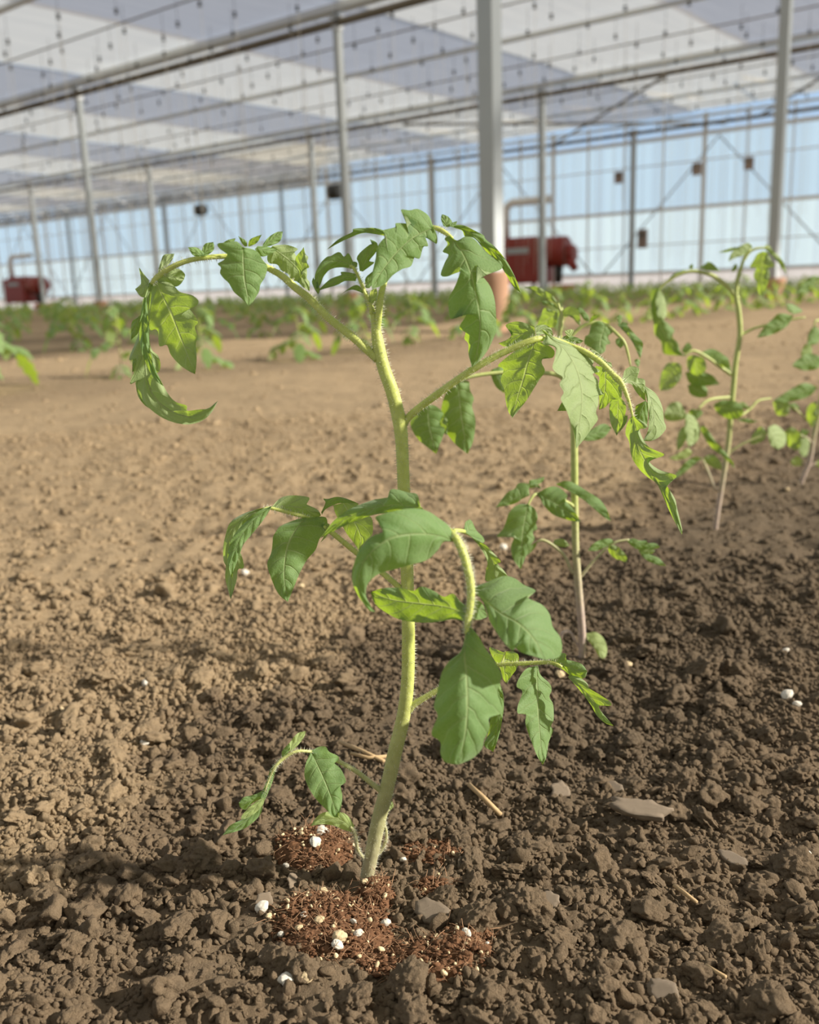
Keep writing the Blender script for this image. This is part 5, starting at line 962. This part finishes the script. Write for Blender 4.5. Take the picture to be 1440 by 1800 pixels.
# peat plug
pe = empty('peat_plug', gr(600, 1600)); tag(pe, 'reddish brown broken peat plug around the foot of the front seedling', 'peat plug'); po = np.array(pe.location)
Vp = []; Qp = []; 
for cx, cy, rx, ry, h in PEAT:
    n, mth = 26, 64; c = gr(cx, cy); o0 = len(Vp); ex = gr(cx + rx, cy) - c; ey = gr(cx, cy + ry) - c
    for i in range(n):
        for j in range(mth):
            q = i / (n - 1) * (1 + .12 * math.sin(j / mth * 6.283 * 3 + cx) + .07 * math.sin(j / mth * 6.283 * 7 + cy)); p = c + ex * q * math.cos(j / mth * 6.283) + ey * q * math.sin(j / mth * 6.283)
            f = i / (n - 1); base = float(terrain(p[0], p[1])); z = base + h * (1 - f ** 3) - .002 * f ** 4 + (mn.fractal(Vector((p[0] * 420, p[1] * 420, cx)), .8, 2.1, 5)) * .0016 * (1 - f ** 6)
            Vp.append((p[0], p[1], z))
    Qp += [[o0 + i * mth + j, o0 + (i + 1) * mth + j, o0 + (i + 1) * mth + (j + 1) % mth, o0 + i * mth + (j + 1) % mth] for i in range(n - 1) for j in range(mth)]
link('peat', mesh_np('peat', np.array(Vp) - po, Qp, M['peat']), pe)
def peat_pt(g):
    cx, cy, rx, ry, h = PEAT[int(g.choice(len(PEAT), p=[.2, .34, .2, .08, .05, .06, .07]))]; q = math.sqrt(g.uniform()); a_ = g.uniform(0, 6.283); c = gr(cx, cy); ex = gr(cx + rx, cy) - c; ey = gr(cx, cy + ry) - c
    p = c + ex * q * math.cos(a_) + ey * q * math.sin(a_); p[2] = float(terrain(p[0], p[1])) + h * (1 - q ** 3); return p
mb = MB(); g = np.random.default_rng(5); Vf = []; Ff = []
for _ in range(1500):
    p = peat_pt(g); d = g.normal(size=3); d[2] = abs(d[2]) * .45; d /= np.linalg.norm(d); L = g.uniform(.002, .0075); bend = g.normal(size=3) * L * .3; r = g.uniform(.00009, .00024)
    for i in range(5):
        t = i / 4; c = p + d * L * t + bend * t * t + np.array([0, 0, -.3 * L * t * t]); s = np.cross(d, [0, 0, 1.]); s /= np.linalg.norm(s) + 1e-9; u = np.cross(d, s)
        for a_ in (0, 2.094, 4.189): Vf.append(c + (s * math.cos(a_) + u * math.sin(a_)) * r * (1 - .5 * t))
    b = len(Vf) - 15
    for i in range(4):
        for k in range(3): Ff.append([b + i * 3 + k, b + i * 3 + (k + 1) % 3, b + i * 3 + 3 + (k + 1) % 3, b + i * 3 + 3 + k])
o = link('fibres', mesh_np('fibres', np.array(Vf) - po, Ff, M['fibre']), pe); o['kind'] = 'stuff'
Vs = []; Fs = []; off = 0
for _ in range(2600):
    p = peat_pt(g); V, Fq = v2[int(g.integers(14))]; s = g.lognormal(math.log(.0007), .4); R = rotm(1)[0]; Vs.append(V @ R.T * s * np.array([1.4, .8, .8]) + p + np.array([0, 0, s * .3])); Fs.append(Fq + off); off += len(V)
o = link('peat_bits', mesh_np('peat_bits', np.vstack(Vs) - po, np.vstack(Fs), M['peat']), pe); o['kind'] = 'stuff'

Vs = []; Fs = []; off = 0
for _ in range(260):
    p = peat_pt(g); V, Fq = v2[int(g.integers(14))]; s = min(.0016, g.lognormal(math.log(.0006), .45)); Vs.append(V @ rotm(1)[0].T * s + p + np.array([0, 0, s * .6])); Fs.append(Fq + off); off += len(V)
o = link('pale_bits', mesh_np('pale_bits', np.vstack(Vs) - po, np.vstack(Fs), M['perl2']), pe); o['kind'] = 'stuff'; o['label'] = 'tiny cream fragments in the peat'
# perlite grains
pv = [mesh_np('perlite_grain', *clod_variant(4, 400 + i, .35, .12), M['perlite']) for i in range(5)]; pv2 = [mesh_np('perlite_grain', *clod_variant(4, 420 + i, .4, .14), M['perl2']) for i in range(3)]
GR = [(567, 1468, 13, 0, 'white perlite grain under the arching seed leaf'), (555, 1483, 11, 0, 'pointed white perlite grain on the upper peat patch'), (580, 1455, 8, 0, 'small white grain touching the one under the seed leaf'), (503, 1523, 6, 0, 'tiny white grain left of the rough grey clod'), (708, 1515, 6, 0, 'small white grain just right of the stem'), (824, 1560, 4, 0, 'lone tiny white grain right of the stem foot'), (462, 1610, 12, 0, 'lumpy white grain at the left rim of the lower peat'), (474, 1622, 8, 1, 'cream grain beside the lumpy one at the left rim'), (569, 1567, 8, 1, 'cream grain in front of the grey clod'), (592, 1586, 8, 1, 'cream grain below the stem foot, upper of the pair'), (534, 1610, 6, 0, 'white grain in the upper left of the lower peat'), (562, 1622, 10, 1, 'long cream grain in the middle of the lower peat'), (621, 1619, 7, 0, 'grey-white grain right in the lower peat'), (630, 1640, 9, 0, 'white grain right rim of the lower peat'), (677, 1620, 9, 0, 'flat white grain below the brown fuzzy lump'), (597, 1652, 13, 1, 'largest yellowish grain in the lower peat'), (594, 1667, 10, 0, 'white splinter grain under the yellowish one'), (526, 1636, 8, 1, 'cream grain at the left in the lower peat'), (821, 1653, 10, 0, 'round white grain on the right peat patch'), (805, 1667, 5, 0, 'tiny grain left below the round white one'), (505, 1733, 15, 0, 'pitted whitish grain at the bottom, left of the pair'), (538, 1732, 13, 1, 'smooth cream grain at the bottom, right of the pair'), (663, 1693, 6, 1, 'small cream grain at the lower rim of the peat'), (857, 1667, 4, 0, 'tiny grain at the right end of the peat'), (495, 1646, 6, 0, 'small grey-white grain at the lower left of the peat'), (632, 1683, 6, 1, 'small tan grain at the lower middle of the peat'), (1383, 1228, 11, 0, 'white grain at the right, larger of the pair'), (1401, 1245, 8, 0, 'white grain at the right, smaller of the pair'), (1394, 1516, 12, 0, 'white pebble by the right edge'), (1420, 1505, 7, 0, 'small white pebble at the very right edge'), (1381, 1152, 6, 0, 'small white grain at the far right'), (255, 1310, 8, 0, 'white grain on the left where dry meets moist soil'), (256, 1208, 8, 0, 'white grain on the dry soil at the left'), (1250, 1412, 4, 0, 'speck of white on the right ground'), (885, 962, 7, 0, 'white grain behind, under the second seedling leaf'), (432, 1012, 7, 0, 'white grain on the dry soil behind the left leaves'), (530, 1033, 6, 1, 'pale grain on the dry soil beside the big left leaf'), (110, 1247, 6, 1, 'pale grain near the left edge'), (1105, 1168, 7, 1, 'pale grain at the right behind'), (985, 1186, 8, 1, 'pinkish pale grain behind the lower right leaf'), (1384, 863, 6, 1, 'pale grain beyond at the far right row')]
for i, (px, py, r_px, st, lab) in enumerate(GR):
    g_ = gr(px, py + r_px * .4); z_ = proj(g_)[2]; s = r_px * z_ / F; hh = 0
    for cx, cy, rx, ry, h in PEAT:
        q = ((px - cx) / rx) ** 2 + ((py - cy) / ry) ** 2
        if q < 1: hh = max(hh, h * (1 - q ** 1.5))
    g_ = gr(px, py + r_px * .4, hh)
    put_clod((pv2 if st else pv)[i % (3 if st else 5)], g_[0], g_[1], s * 1.08, z=float(terrain(g_[0], g_[1])) + hh + s * .35 + (.0 if hh else .0013), label=lab, name='perlite_grain', cat='perlite grain')
mm = MB()
def straw(pts, r, lab):
    P = [gr(x, y) for x, y in pts]; P = [(p[0], p[1], float(terrain(p[0], p[1])) + .0035 + k * .0004) for k, p in enumerate(P)]
    mm = MB(); mm.tube(P, [r, r * 1.1, r][:len(P)], 7); tag(mm.build('straw', M['straw']), lab, 'straw')
straw([(598, 1322), (640, 1342), (676, 1362)], .0011, 'dry straw stalk lying just left of the front stem')
straw([(618, 1350), (650, 1355), (690, 1352)], .0009, 'second thin straw touching the stalk left of the stem')
straw([(1185, 1560), (1205, 1575), (1225, 1588)], .0008, 'short dry straw on the lower right ground')
straw([(1240, 1712), (1258, 1724), (1275, 1738)], .0007, 'thin pale straw near the lower right corner')
straw([(1412, 1636), (1428, 1640), (1445, 1641)], .0007, 'pale straw at the right edge of the ground')
straw([(825, 1395), (850, 1410), (880, 1428)], .0012, 'brown stalk under the big hanging front leaf')
